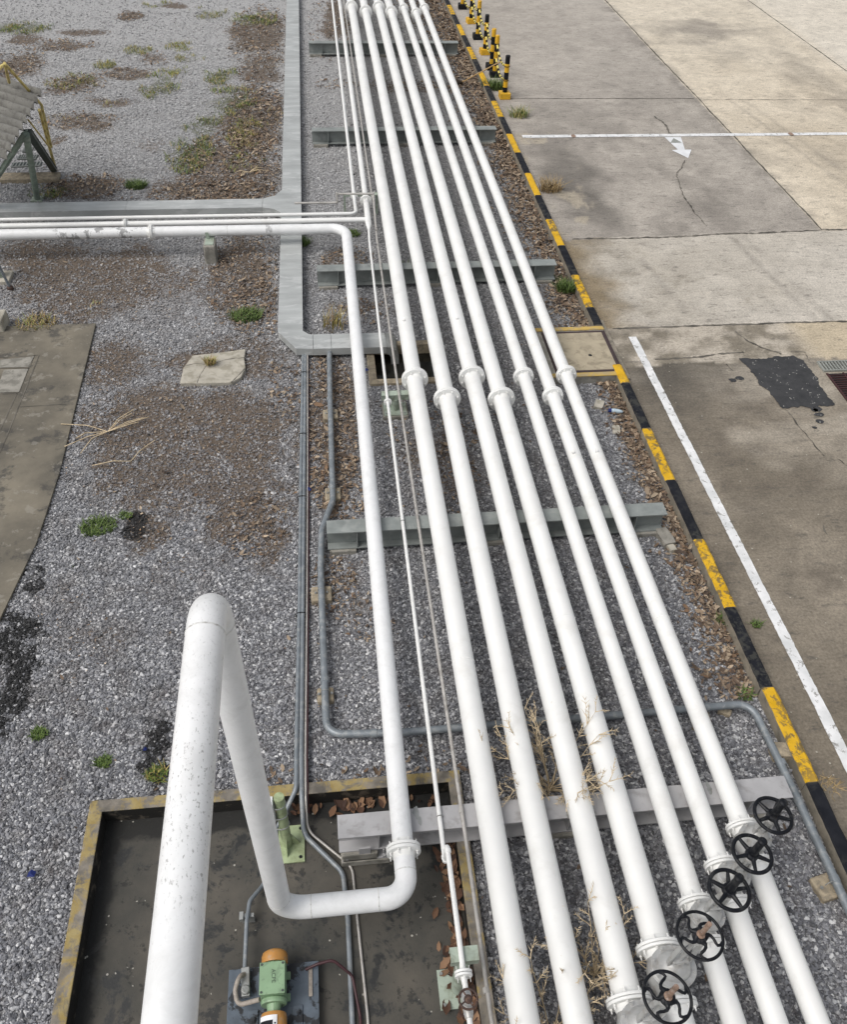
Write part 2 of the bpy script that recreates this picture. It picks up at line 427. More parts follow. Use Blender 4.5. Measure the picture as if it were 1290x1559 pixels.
# ------------------------------------------------------------------ numpy noise + painted fields
def _hash(ix, iy, s):
    h = np.sin(ix * 127.1 + iy * 311.7 + s * 74.7) * 43758.5453
    return h - np.floor(h)
def vnoise(x, y, s=0):
    ix, iy = np.floor(x), np.floor(y); fx, fy = x - ix, y - iy
    fx = fx * fx * (3 - 2 * fx); fy = fy * fy * (3 - 2 * fy)
    a, b, c, d = _hash(ix, iy, s), _hash(ix + 1, iy, s), _hash(ix, iy + 1, s), _hash(ix + 1, iy + 1, s)
    return (a * (1 - fx) + b * fx) * (1 - fy) + (c * (1 - fx) + d * fx) * fy
def fbm(x, y, s=0, oct=5, g=.55):
    t = 0; a = 1; n = 0
    for k in range(oct): t = t + a * vnoise(x * 2 ** k, y * 2 ** k, s + k * 13); n += a; a *= g
    return t / n
def ell(px, py, rx, ry):
    c = G(px, py); a = abs(G(px + rx, py).x - G(px - rx, py).x) / 2; b = abs(G(px, py - ry).y - G(px, py + ry).y) / 2
    return c.x, c.y, a, b
def field(x, y, lst, seed=0, warp=.25):
    xw = x + (fbm(x * 1.3, y * 1.3, seed) - .5) * warp * 3; yw = y + (fbm(x * 1.3, y * 1.3, seed + 5) - .5) * warp * 4
    t = np.zeros_like(x)
    for px, py, rx, ry, s in lst:
        cx, cy, a, b = ell(px, py, rx, ry)
        d = np.sqrt(((xw - cx) / a) ** 2 + ((yw - cy) / b) ** 2)
        t = np.maximum(t, s * np.clip(1.5 - d, 0, 1))
    return t
DIRT = [(150, 430, 130, 55, .95), (60, 395, 80, 35, .8), (270, 425, 90, 35, .6), (180, 560, 60, 45, .8), (240, 640, 150, 50, .95),
        (340, 640, 110, 50, .9), (190, 690, 75, 45, .9), (330, 705, 130, 60, .95), (375, 775, 75, 70, .9), (250, 745, 90, 45, .6),
        (425, 660, 40, 80, .8), (215, 808, 26, 28, 1.), (400, 840, 28, 35, .8), (340, 550, 110, 40, .7), (370, 420, 60, 60, .9),
        (505, 640, 40, 120, .9), (350, 265, 75, 60, .9), (385, 180, 50, 60, .95), (395, 100, 45, 35, .7), (395, 50, 50, 30, .9),
        (330, 290, 100, 22, .9), (130, 285, 70, 22, .85), (110, 130, 45, 14, .8), (20, 100, 45, 22, .8), (90, 70, 50, 8, .7), (200, 25, 20, 10, .8),
        (130, 50, 40, 8, .8), (190, 112, 40, 6, .8), (170, 155, 50, 8, .7), (120, 185, 60, 14, .7), (235, 90, 22, 10, .6), (40, 60, 30, 8, .8),
        (230, 225, 25, 12, .5), (270, 8, 20, 6, .7), (85, 215, 12, 8, .8), (640, 130, 90, 10, .6), (510, 30, 20, 40, .8), (500, 80, 30, 10, .5),
        (690, 720, 40, 50, .7), (625, 690, 60, 30, .6), (700, 680, 30, 30, .6), (530, 395, 30, 16, .8), (545, 470, 40, 14, .7), (500, 880, 30, 40, .8),
        (720, 60, 30, 60, .9), (760, 200, 25, 60, .8), (860, 450, 30, 40, .7), (962, 660, 18, 40, .6), (1030, 790, 20, 45, .6), (1100, 910, 20, 50, .7),
        (1140, 1010, 24, 40, .7), (130, 990, 50, 45, .45), (110, 930, 60, 40, .35), (290, 880, 60, 30, .4), (560, 930, 40, 30, .5), (700, 1165, 90, 14, .4)]
OIL = [(15, 965, 30, 45, 1.), (55, 1050, 30, 55, 1.), (25, 1010, 35, 60, .8), (248, 1155, 18, 45, 1.), (215, 805, 16, 16, .9), (35, 880, 20, 30, .6)]
GREEN = [(30, 42, 45, 10, .9), (290, 235, 30, 25, .9), (310, 190, 25, 18, .9), (350, 155, 40, 18, .9), (335, 115, 22, 12, .8), (245, 130, 25, 18, .8),
         (385, 30, 30, 10, .8), (115, 125, 40, 10, .6), (270, 108, 16, 7, .7), (240, 8, 20, 4, .6), (160, 100, 14, 5, .6), (315, 20, 25, 8, .6), (375, 250, 25, 12, .4), (375, 205, 25, 20, .5),
         (210, 78, 18, 6, .5), (275, 72, 20, 6, .5), (290, 90, 20, 5, .6), (55, 492, 40, 8, .5), (145, 845, 35, 15, .3), (200, 790, 25, 12, .35), (90, 930, 30, 20, .3), (75, 292, 30, 10, .8)]

def set_attr(me, name, arr, typ='FLOAT', dom='POINT'):
    a = me.attributes.new(name, typ, dom)
    a.data.foreach_set('value' if typ == 'FLOAT' else ('vector' if typ == 'FLOAT_VECTOR' else 'color'), np.ascontiguousarray(arr, dtype=np.float32).ravel())

def grid_mesh(name, xs, ys, z, cut=None):
    X, Y = np.meshgrid(xs, ys); nx, ny = len(xs), len(ys)
    co_ = np.stack([X, Y, z(X, Y)], -1).reshape(-1, 3)
    i = np.arange(nx - 1); j = np.arange(ny - 1); I, J = np.meshgrid(i, j)
    a = (J * nx + I); q = np.stack([a, a + 1, a + nx + 1, a + nx], -1).reshape(-1, 4)
    if cut is not None:
        cx = (xs[:-1] + xs[1:]) / 2; cy = (ys[:-1] + ys[1:]) / 2; CXX, CYY = np.meshgrid(cx, cy)
        q = q[~cut(CXX, CYY).ravel()]
    me = bpy.data.meshes.new(name); me.vertices.add(len(co_)); me.vertices.foreach_set('co', co_.astype(np.float32).ravel())
    me.loops.add(q.size); me.loops.foreach_set('vertex_index', q.astype(np.int32).ravel())
    me.polygons.add(len(q)); me.polygons.foreach_set('loop_start', np.arange(0, q.size, 4, dtype=np.int32))
    me.update(calc_edges=True); me.validate()
    return me, co_

# ------------------------------------------------------------------ layout constants
PX0, PX1, PYT = -2.26, .93, 3.72        # bund: outer x0, outer x1, outer far y
SX0, SX1, SY0, SY1 = .50, 1.60, 9.62, 10.66   # sump outer
KX0, KX1, KZ = 3.965, 4.105, .14        # kerb
RX0 = 4.09                               # road edge

# ------------------------------------------------------------------ ground
def axis(fine0, fine1, step, lo, hi, cuts):
    a = np.arange(fine0, fine1 + 1e-6, step)
    for c in cuts: a = a[np.abs(a - c) > step * .35]
    return np.sort(np.concatenate([lo, a, cuts, hi]))
gx = axis(-14, 4.2, .065, [-700, -200, -60, -25], [8, 20, 60, 200, 700], [PX0 + .06, PX1 - .06, SX0 + .05, SX1 - .05])
gy = axis(-4, 36, .065, [-700, -200, -50, -15], [45, 80, 200, 700], [PYT - .06, SY0 + .05, SY1 - .05])
def gz(X, Y):
    return np.where((np.abs(X) < 14) & (Y < 36) & (Y > -4), (fbm(X * 1.1, Y * 1.1, 3, 3) - .5) * .02, 0) - .012
me, gco = grid_mesh('gravel_ground', gx, gy, gz, lambda x, y: ((x > PX0 + .05) & (x < PX1 - .05) & (y < PYT - .05) & (y > -4)) | ((x > SX0 + .04) & (x < SX1 - .04) & (y > SY0 + .04) & (y < SY1 - .04)))
set_attr(me, 'dirt', field(gco[:, 0], gco[:, 1], DIRT, 11)); set_attr(me, 'oil', field(gco[:, 0], gco[:, 1], OIL, 31, .30)); set_attr(me, 'green', field(gco[:, 0], gco[:, 1], GREEN, 21, .12))
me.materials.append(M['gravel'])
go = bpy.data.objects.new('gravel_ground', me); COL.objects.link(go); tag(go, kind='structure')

# ---- loose gravel: one mass of stones
def scatter_points(n, y0, y1, xl, xr):
    y = rng.uniform(y0, y1, n); x = rng.uniform(0, 1, n)
    return x * (xr(y) - xl(y)) + xl(y), y
PADX = lambda y: np.interp(y, [5, 9, 11.45], [-3.55, -3.38, -3.46])
def on_ground(x, y):
    k = (x < KX0 - .01)
    k &= ~((x > PX0 - .01) & (x < PX1 + .01) & (y < PYT + .01))
    k &= ~((x > SX0 - .02) & (x < SX1 + .02) & (y > SY0 - .02) & (y < SY1 + .02))
    k &= ~((x < PADX(y)) & (y < 11.42))
    k &= ~((x > 3.1) & (y > 9.46) & (y < 10.72))
    k &= ~((x > -2.08) & (x < -1.26) & (y > 9.9) & (y < 10.55))
    return k
def gravel():
    xl = lambda y: np.interp(y, [1., 4, 8, 12, 18, 34], [-3.0, -3.6, -4.3, -5.4, -7.4, -12.6]); xr = lambda y: np.full_like(y, KX0)
    xs, ys = [], []
    for y0, y1, dens in ((.9, 5, 5600), (5, 8.5, 4400), (8.5, 13, 2800), (13, 18, 1100), (18, 22, 700), (22, 25, 420), (25, 28, 240), (28, 31, 120), (31, 34, 50)):
        area = np.mean(xr(np.linspace(y0, y1, 9)) - xl(np.linspace(y0, y1, 9))) * (y1 - y0)
        x, y = scatter_points(int(area * dens), y0, y1, xl, xr); xs.append(x); ys.append(y)
    x, y = np.concatenate(xs), np.concatenate(ys)
    d = field(x, y, DIRT, 11); o = field(x, y, OIL, 31, .30)
    dn = np.clip(d + (fbm(x * 6, y * 6, 44, 4) - .5) * 1.9, 0, 1)
    k = on_ground(x, y) & (rng.uniform(0, 1, len(x)) > dn * .72)
    x, y, d, o = x[k], y[k], dn[k], o[k]
    n = len(x)
    me = bpy.data.meshes.new('gravel'); me.vertices.add(n)
    s = np.exp(rng.normal(math.log(.0089), .36, n)).clip(.0045, .019)
    s *= np.interp(y, [5, 14, 22, 30], [1, 1.12, 1.3, 1.5])
    sc3 = np.stack([s * rng.uniform(1.0, 1.55, n), s * rng.uniform(.75, 1.1, n), s * rng.uniform(.5, .85, n)], -1)
    z = np.asarray(gz(x, y)) + s * rng.uniform(.1, .75, n)
    me.vertices.foreach_set('co', np.stack([x, y, z], -1).astype(np.float32).ravel())
    set_attr(me, 'scl', sc3, 'FLOAT_VECTOR')
    set_attr(me, 'rot', np.stack([rng.normal(0, .45, n), rng.normal(0, .45, n), rng.uniform(0, 6.28, n)], -1), 'FLOAT_VECTOR')
    oo = np.clip((o + (fbm(x * 8, y * 8, 71, 4) - .5) * 1.7 - .42) * 4, 0, 1) * rng.choice([1, 1, 1, 1, .25], n)
    set_attr(me, 'far_light', np.interp(y, [4, 9, 15, 24], [0, .16, .46, .64]) * (.6 + .8 * fbm(x * .8, y * .8, 3, 4))); set_attr(me, 'stain', d); set_attr(me, 'oily', oo)  # first attribute: painted brightening of the stones, growing with distance
    ob = bpy.data.objects.new('gravel', me); COL.objects.link(ob)
    tag(ob, 'loose grey crushed gravel covering the yard around and under the pipes', 'gravel', kind='stuff')
    ng = bpy.data.node_groups.new('gravel_scatter', 'GeometryNodeTree')
    ng.interface.new_socket('Geometry', in_out='INPUT', socket_type='NodeSocketGeometry'); ng.interface.new_socket('Geometry', in_out='OUTPUT', socket_type='NodeSocketGeometry')
    N, L = ng.nodes, ng.links
    gi, gout = N.new('NodeGroupInput'), N.new('NodeGroupOutput')
    ico = N.new('GeometryNodeMeshIcoSphere'); ico.inputs['Radius'].default_value = 1; ico.inputs['Subdivisions'].default_value = 2
    nz = N.new('ShaderNodeTexNoise'); nz.inputs['Scale'].default_value = .9; nz.inputs['Detail'].default_value = 1
    sub = N.new('ShaderNodeVectorMath'); sub.operation = 'SUBTRACT'; sub.inputs[1].default_value = (.5, .5, .5); L.new(nz.outputs['Color'], sub.inputs[0])
    mul = N.new('ShaderNodeVectorMath'); mul.operation = 'SCALE'; mul.inputs['Scale'].default_value = 1.5; L.new(sub.outputs[0], mul.inputs[0])
    sp = N.new('GeometryNodeSetPosition'); L.new(ico.outputs[0], sp.inputs[0]); L.new(mul.outputs[0], sp.inputs['Offset'])
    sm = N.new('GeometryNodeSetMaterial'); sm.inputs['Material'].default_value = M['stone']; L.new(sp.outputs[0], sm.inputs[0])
    ip = N.new('GeometryNodeInstanceOnPoints'); L.new(gi.outputs[0], ip.inputs['Points']); L.new(sm.outputs[0], ip.inputs['Instance'])
    for nm, so in (('rot', 'Rotation'), ('scl', 'Scale')):
        na = N.new('GeometryNodeInputNamedAttribute'); na.data_type = 'FLOAT_VECTOR'; na.inputs['Name'].default_value = nm
        if so == 'Rotation':
            er = N.new('FunctionNodeEulerToRotation'); L.new(na.outputs[0], er.inputs[0]); L.new(er.outputs[0], ip.inputs[so])
        else: L.new(na.outputs[0], ip.inputs[so])
    L.new(ip.outputs[0], gout.inputs[0])
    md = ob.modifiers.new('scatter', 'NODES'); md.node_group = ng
    print('stones', n)
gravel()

# ---- soft mass meshes from arrays
def poly_soup(name, verts, nper, faces, tint, mat):
    """verts (n, nper, 3); faces: list of index tuples within one item; tint (n,3)"""
    n = len(verts); me = bpy.data.meshes.new(name)
    me.vertices.add(n * nper); me.vertices.foreach_set('co', verts.astype(np.float32).ravel())
    li, ls = [], []; pos = 0
    base = (np.arange(n) * nper)[:, None]
    fl = np.concatenate([np.array(f) for f in faces]); L = (base + fl[None, :]).astype(np.int32)
    lens = [len(f) for f in faces]; st = np.cumsum([0] + lens[:-1])
    me.loops.add(L.size); me.loops.foreach_set('vertex_index', L.ravel())
    starts = (np.arange(n)[:, None] * sum(lens) + st[None, :]).astype(np.int32)
    me.polygons.add(starts.size); me.polygons.foreach_set('loop_start', starts.ravel())
    me.update(calc_edges=True)
    c = np.repeat(np.concatenate([tint, np.ones((n, 1))], 1), nper, 0)
    set_attr(me, 'tint', c, 'FLOAT_COLOR'); me.materials.append(mat)
    ob = bpy.data.objects.new(name, me); COL.objects.link(ob); return ob

LEAF = []   # (px, py, rx, ry, number, size)
LEAF += [(375, 420, 55, 75, 900, .05), (395, 470, 40, 45, 350, .055), (355, 250, 80, 55, 1100, .07), (390, 180, 45, 55, 900, .075), (395, 60, 45, 55, 600, .08),
         (330, 295, 100, 18, 500, .06), (130, 285, 60, 18, 350, .06), (500, 640, 40, 120, 800, .055), (520, 740, 45, 50, 300, .055), (440, 580, 30, 60, 250, .055),
         (640, 640, 60, 40, 120, .05), (690, 730, 40, 60, 200, .05), (510, 890, 35, 50, 200, .045), (385, 800, 45, 50, 240, .045), (560, 940, 40, 40, 70, .04),
         (530, 395, 40, 20, 160, .05), (545, 475, 50, 20, 100, .05), (110, 130, 50, 16, 260, .06), (20, 100, 45, 25, 300, .07), (90, 70, 60, 10, 180, .07), (120, 185, 60, 14, 180, .06),
         (180, 112, 50, 8, 150, .06), (240, 90, 25, 10, 80, .06), (200, 25, 20, 8, 70, .07), (635, 130, 90, 8, 220, .06), (500, 40, 30, 50, 250, .07), (510, 130, 30, 8, 80, .06),
         (680, 1170, 80, 30, 40, .06), (410, 1180, 60, 12, 24, .06), (850, 480, 30, 20, 60, .05), (700, 650, 30, 30, 60, .05), (300, 630, 150, 60, 200, .03), (560, 1180, 80, 10, 20, .06)]
def leaves():
    X, Y, S = [], [], []
    for px, py, rx, ry, n, s in LEAF:
        cx, cy, a, b = ell(px, py, rx, ry)
        r = np.sqrt(rng.uniform(0, 1, n)) * 1.05; t = rng.uniform(0, 6.28, n)
        X.append(cx + a * r * np.cos(t)); Y.append(cy + b * r * np.sin(t)); S.append(np.full(n, s))
    # drift of leaves against the kerb
    n = 11500; y = rng.uniform(4.25, 30, n); w = np.interp(y, [4.2, 4.6, 6.2, 6.7, 7.4, 9.3, 10.8, 11.5, 15, 18, 24, 30], [.30, .34, .26, .12, .27, .20, .2, .50, .46, .55, .75, 1.0])
    w = w * (.55 + .9 * fbm(y * .9, y * 0, 5, 3))
    x = KX0 - .02 - np.abs(rng.normal(0, .55, n)) * w; X.append(x); Y.append(y); S.append(np.interp(y, [4, 10, 30], [.055, .06, .085]))
    # fine brown debris over the soil patches
    n = 62000; y = rng.uniform(4, 20, n); x = rng.uniform(-5.8, 3.9, n); d = field(x, y, DIRT, 11)
    k = rng.uniform(0, 1, n) < d * .8; X.append(x[k]); Y.append(y[k]); S.append(np.exp(rng.normal(math.log(.017), .45, k.sum())))
    # stray leaves everywhere
    n = 260; X.append(rng.uniform(-3, 3.8, n)); Y.append(rng.uniform(1, 12, n)); S.append(np.full(n, .04))
    x, y, s = map(np.concatenate, (X, Y, S))
    tray = (x > -.8) & (x < -.36) & (y > 10.2)
    k = on_ground(x, y) & ~tray; x, y, s = x[k], y[k], s[k]; n = len(x)
    s = s * np.exp(rng.normal(0, .28, n)); z = np.asarray(gz(x, y)) + .018 + rng.uniform(0, .022, n) * (s > .03)
    prof = np.array([[-.5, 0, 0], [-.2, .21, 1], [.2, .19, 1], [.5, 0, 0], [.2, -.19, 1], [-.2, -.21, 1], [-.18, 0, .0], [.2, 0, .0]])
    L = s[:, None]; c = rng.uniform(-.25, .75, n)[:, None]
    px = prof[None, :, 0] * L; py = prof[None, :, 1] * L * rng.uniform(.6, 1.25, n)[:, None]
    pz = (prof[None, :, 2] * .16 * c + (prof[None, :, 0] ** 2) * rng.uniform(-.3, .9, n)[:, None]) * L
    a = rng.uniform(0, 6.28, n)[:, None]; tx = rng.normal(0, .35, n)[:, None]; ty = rng.normal(0, .35, n)[:, None]
    pz2 = pz + px * np.sin(tx) + py * np.sin(ty)
    vx = x[:, None] + px * np.cos(a) - py * np.sin(a); vy = y[:, None] + px * np.sin(a) + py * np.cos(a); vz = z[:, None] + np.maximum(pz2, -.01)
    pal = np.array([[.16, .112, .075], [.24, .175, .12], [.115, .08, .055], [.38, .30, .215], [.07, .05, .038], [.185, .115, .068], [.29, .225, .16]])
    t = pal[rng.choice(7, n, p=[.2, .2, .17, .12, .12, .06, .13])] * rng.uniform(.8, 1.2, n)[:, None]
    small = s < .026; t[small] *= rng.choice([.45, .75, 1.0, 1.5, 2.0], small.sum())[:, None]
    ob = poly_soup('leaf_litter', np.stack([vx, vy, vz], -1), 8, [(0, 6, 1), (1, 6, 7, 2), (2, 7, 3), (3, 7, 4), (4, 7, 6, 5), (5, 6, 0)], t, M['leaf'])
    tag(ob, 'dry brown fallen leaves drifted along the kerb and over the gravel', 'leaf litter', kind='stuff'); print('leaves', n)
leaves()

def blades(cx, cy, z, a, b, n, h, lean=.55, tints=((.10, .15, .035), (.16, .20, .05), (.07, .12, .03)), w=.006):
    r = np.sqrt(rng.uniform(0, 1, n)); t = rng.uniform(0, 6.28, n)
    x = cx + a * r * np.cos(t); y = cy + b * r * np.sin(t)
    hh = h * rng.uniform(.5, 1.15, n); az = rng.uniform(0, 6.28, n); ln = hh * lean * rng.uniform(.4, 1.5, n)
    dx, dy = np.cos(az), np.sin(az); px, py = -dy * w, dx * w
    def P(f, wf): return np.stack([x + dx * ln * f ** 2 , y + dy * ln * f ** 2, np.full(n, z) + hh * f * (1 - .25 * f)], -1), np.stack([px * wf, py * wf, 0 * px], -1)
    p0, w0 = P(0, 1); p1, w1 = P(.5, .9); p2, w2 = P(1, .12)
    vv = np.stack([p0 - w0, p0 + w0, p1 + w1, p1 - w1, p2 + w2, p2 - w2], 1)
    tt = np.array(tints)[rng.integers(0, len(tints), n)] * rng.uniform(.75, 1.3, n)[:, None]
    return vv, tt
BF = [(0, 1, 2, 3), (3, 2, 4, 5)]
GRN = ((.09, .145, .03), (.13, .185, .045), (.06, .10, .022)); YEL = ((.28, .24, .06), (.20, .23, .05), (.33, .26, .10)); TAN = ((.36, .26, .13), (.30, .22, .12), (.24, .17, .07))
def grass_mass():
    vs, ts = [], []
    for px, py, rx, ry, s in GREEN:
        if py > 300: continue
        cx, cy, a, b = ell(px, py, rx, ry); n = int(1000 * s * min(3, a * b * 3.2) + 180)
        v, t = blades(cx, cy, 0, a * 1.25, b * 1.25, n, .09, .9, GRN + YEL if s > .7 else YEL + ((.12, .15, .05),), .006); vs.append(v); ts.append(t)
    for px, py, rx, ry, n in ((400, 175, 40, 40, 160), (345, 130, 30, 15, 200), (145, 470, 20, 10, 40), (380, 205, 25, 20, 300), (20, 40, 40, 8, 150), (105, 125, 35, 8, 160), (165, 160, 30, 5, 60), (100, 180, 30, 6, 50)):
        cx, cy, a, b = ell(px, py, rx, ry); v, t = blades(cx, cy, 0, a, b, n, .08, 1., YEL + TAN); vs.append(v); ts.append(t)
    vs, ts = np.concatenate(vs), np.concatenate(ts); bx_, by_ = vs[:, 0, 0], vs[:, 0, 1]
    k = fbm(bx_ * 2.6, by_ * 1.9, 91, 5, .65) > rng.normal(.53, .035, len(bx_)); vs, ts = vs[k], ts[k] * (.75 + .6 * fbm(bx_[k] * 1.2, by_[k] * 1.2, 17, 3))[:, None]
    ob = poly_soup('grass', vs, 6, BF, ts, M['blade'])
    tag(ob, 'thin green and yellowing grass growing through the far gravel', 'grass', kind='stuff')
grass_mass()
def tuft(px, py, r, n, h, tints, label, z=0., name='grass_tuft', lean=.7, cat='grass tuft'):
    c = G(px, py, z); v, t = blades(0, 0, 0, r, r * .8, n, h, lean, tints)
    ob = poly_soup(name, v, 6, BF, t, M['blade']); ob.location = (c.x, c.y, z - .01)
    return tag(ob, label, cat, 'weeds and tufts in the gravel')
tuft(208, 284, .20, 420, .13, GRN, 'small round green grass tuft on gravel just above the left trunking branch')
tuft(375, 483, .24, 480, .13, GRN, 'green weed clump among brown leaves left of the trunking bend')
tuft(150, 803, .20, 420, .09, GRN, 'low bright green moss clump beside dark pad edge on left gravel')
tuft(190, 786, .08, 110, .06, GRN, 'small green sprout just right of the moss clump by the dark pad')
tuft(60, 1117, .075, 200, .06, GRN, 'dark green sprig below the black oil stain on near left gravel')
tuft(157, 1161, .07, 170, .06, GRN, 'tiny green sprig on gravel just outside the bund corner')
tuft(240, 1180, .10, 130, .10, GRN + YEL, 'olive weed growing against outer bund wall behind the tall riser')
tuft(862, 443, .17, 330, .24, GRN, 'feathery green weed growing against the kerb beside the inspection cover', lean=.5)
tuft(55, 494, .30, 330, .12, YEL + TAN, 'strip of yellow green grass at the far edge of the dark pad')
tuft(320, 553, .075, 130, .11, TAN + YEL, 'dry straw tuft sprouting from the broken concrete slab', .08)
tuft(110, 1161 - 300, .02, 10, .03, GRN, 'speck of green on left gravel below the moss clump')
tuft(752, 135, .28, 420, .28, GRN, 'leafy green weed between the kerb and the nearest bollards', lean=.6)
tuft(790, 178, .22, 160, .26, YEL + GRN, 'thin yellowish grass growing on the road side of the kerb near the bollards')
tuft(838, 290, .22, 200, .30, TAN, 'dry straw grass clump on the road side of kerb past the white cross line')
tuft(508, 500, .16, 60, .42, TAN + YEL, 'wispy dry grass stalks rising at the trunking bend', lean=.45)
tuft(1105, 945, .10, 90, .12, GRN, 'small green weed among leaves beside the black kerb block')
tuft(1150, 952, .06, 60, .08, GRN, 'tiny dark weed on the road side of the black kerb block')
tuft(1135, 1058, .09, 70, .08, GRN, 'little green weed in leaves near the conduit bend by the kerb')
tuft(462, 372, .12, 150, .14, GRN, 'green weed beside the trunking just below the white crossing pipes')
tuft(535, 357, .16, 300, .08, GRN, 'low mossy green patch under the white pipe tee')
tuft(1200, 1180, .13, 100, .05, TAN, 'flattened straw tuft on the road beside the near yellow kerb block') if False else None
tuft(625, 417, .16, 160, .22, GRN, 'green weed under the pipes in front of the middle support beam', lean=.6)
tuft(1258, 1195, .10, 120, .03, TAN, 'dry straw scattered on the road beside the near black kerb block', lean=3.)

# ------------------------------------------------------------------ road
def road():
    xs = np.concatenate([np.arange(RX0, 14.5, .05), [16, 20, 40, 120, 500]]); ys = np.concatenate([[-500, -60, -10, -2], np.arange(1.5, 32, .06), [40, 80, 500]])
    me, c = grid_mesh('road', xs, ys, lambda X, Y: X * 0 + .004)
    x, y = c[:, 0], c[:, 1]
    w = (fbm(x * 1.4, y * 1.4, 2) - .5); w2 = fbm(x * .55, y * .55, 9, 5); w3 = fbm(x * 2.6, y * 3.2, 15, 5, .65)
    def col(a): return np.array(a)[None, :]
    def mixm(c0, c1, m): return c0 * (1 - m[:, None]) + c1 * m[:, None]
    S = lambda v, a, b: np.clip((v - a) / (b - a), 0, 1)
    near = mixm(col((.165, .145, .115)), col((.27, .24, .195)), S(w2 + (x - 4.6) * .075, .35, .80))
    near = mixm(near, col((.115, .10, .082)), S(w3, .52, .75) * .6 * S(7.5 - x, 0, 1.5))
    near = mixm(near, col((.36, .33, .28)), S(fbm(x * .9, y * 2.2, 33) + S(x, 5.5, 7.) * .15, .50, .72) * S(y, 6.5, 8.6) * .8)
    near = mixm(near, col((.075, .068, .058)), S(1 - np.abs(x - 4.6 - w * .6) / .55, 0, .8) * S(y, 8.4, 9.4) * .75)
    darkl = S(1.6 - (x - 4.6) * .55 + w * 2, 0, 1) * S(y, 8.2, 9.6) * .5
    near = mixm(near, col((.085, .078, .066)), darkl)
    strip = mixm(col((.43, .395, .34)), col((.20, .18, .145)), S(w3 * .7 + w2 * .4 + S(7 - x, 0, 3) * .12, .50, .66))
    strip = mixm(strip, col((.46, .40, .30)), S(x, 6.9, 7.3))
    mid = mixm(col((.40, .375, .33)), col((.50, .475, .43)), S(w2, .3, .7)); mid = mixm(mid, col((.26, .24, .20)), S(w3 - (x - 4.3) * .10, .42, .62) * .8)
    mid = mixm(mid, col((.22, .175, .11)), S(.75 - (x - 4.1) + w * .9, 0, .5) * .9)
    gray = mixm(col((.295, .275, .25)), col((.40, .375, .34)), S(w2 * .6 + w3 * .4, .36, .66)); gray = mixm(gray, col((.215, .20, .18)), S(fbm(x * .8, y * .6, 50, 6, .62), .5, .72) * .8)
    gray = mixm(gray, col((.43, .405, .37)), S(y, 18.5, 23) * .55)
    gray = mixm(gray, col((.105, .098, .088)), S(.55 - np.abs(x - 4.95 - w * 1.2) * .8, 0, .35) * S(y, 13.6, 14.6) * S(19.5 - y, 0, 3) * .65)
    gray = mixm(gray, col((.40, .36, .29)), S(fbm(x * 1.8, y * 1.1, 61, 5), .55, .6) * S(5.3 - x, 0, .5) * S(19.6 - y, 0, 1) * .8)
    beige = mixm(col((.50, .445, .355)), col((.59, .535, .44)), S(w2, .3, .7)); beige = mixm(beige, col((.36, .325, .27)), S(fbm(x * .7, y * .5, 80, 6, .62), .52, .72) * .8)
    beige = mixm(beige, col((.60, .57, .51)), S(x, 13.6, 14.2))
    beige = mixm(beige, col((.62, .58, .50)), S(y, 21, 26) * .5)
    def stain(cx, cy, a, b, s, c0, m):
        d = np.sqrt(((x - cx + w * 1.5) / a) ** 2 + ((y - cy + w * 2.5) / b) ** 2); return mixm(m, col(c0), np.clip(1.25 - d, 0, 1) * s)
    beige = stain(11.2, 26.2, 1.9, 1.0, .75, (.24, .22, .195), beige); beige = stain(12.3, 22.4, .5, 1.3, .4, (.27, .24, .20), beige); beige = stain(12.6, 20.2, 1.2, .5, .45, (.26, .23, .19), beige)
    gray = stain(9.0, 25.6, .8, 1.0, .45, (.25, .23, .21), gray)
    far = np.where((x > 9.08)[:, None], beige, gray)
    far = mixm(far, col((.20, .185, .165)), np.clip(1 - np.abs(x - 9.0) / .35, 0, 1) * S(w3, .45, .6) * .7 * (y > 13.8))
    yj = 13.72 + (x - 4.6) * .03 + w * .15; yk = 10.83 + w * .10; yl = 9.78 + w * .35
    out = near.copy(); m = y > yl; out[m] = strip[m]; m = y > yk; out[m] = mid[m]; m = y > yj; out[m] = far[m]
    # tyre marks
    for tx, t0, t1, s in ((7.6, 10.9, 13.7, .30), (7.85, 10.9, 13.7, .22), (5.6, 11.2, 13.0, .25), (10.6, 14.5, 20.5, .28), (10.95, 14.5, 20.5, .24), (8.9, 16, 19.5, .18)):
        k = np.clip(1 - np.abs(x - tx - (y - t0) * (-.12) - .05 * w) / .10, 0, 1) * (y > t0) * (y < t1) * s * (.6 + .8 * w3)
        out = mixm(out, col((.16, .15, .14)), np.clip(k, 0, 1))
    out = out * np.array([1.03, 1.0, .965])[None, :]
    set_attr(me, 'tint', np.concatenate([np.clip(out, .01, .9), np.ones((len(x), 1))], 1), 'FLOAT_COLOR')
    me.materials.append(M['road']); ob = bpy.data.objects.new('road', me); COL.objects.link(ob); tag(ob, kind='structure')
road()

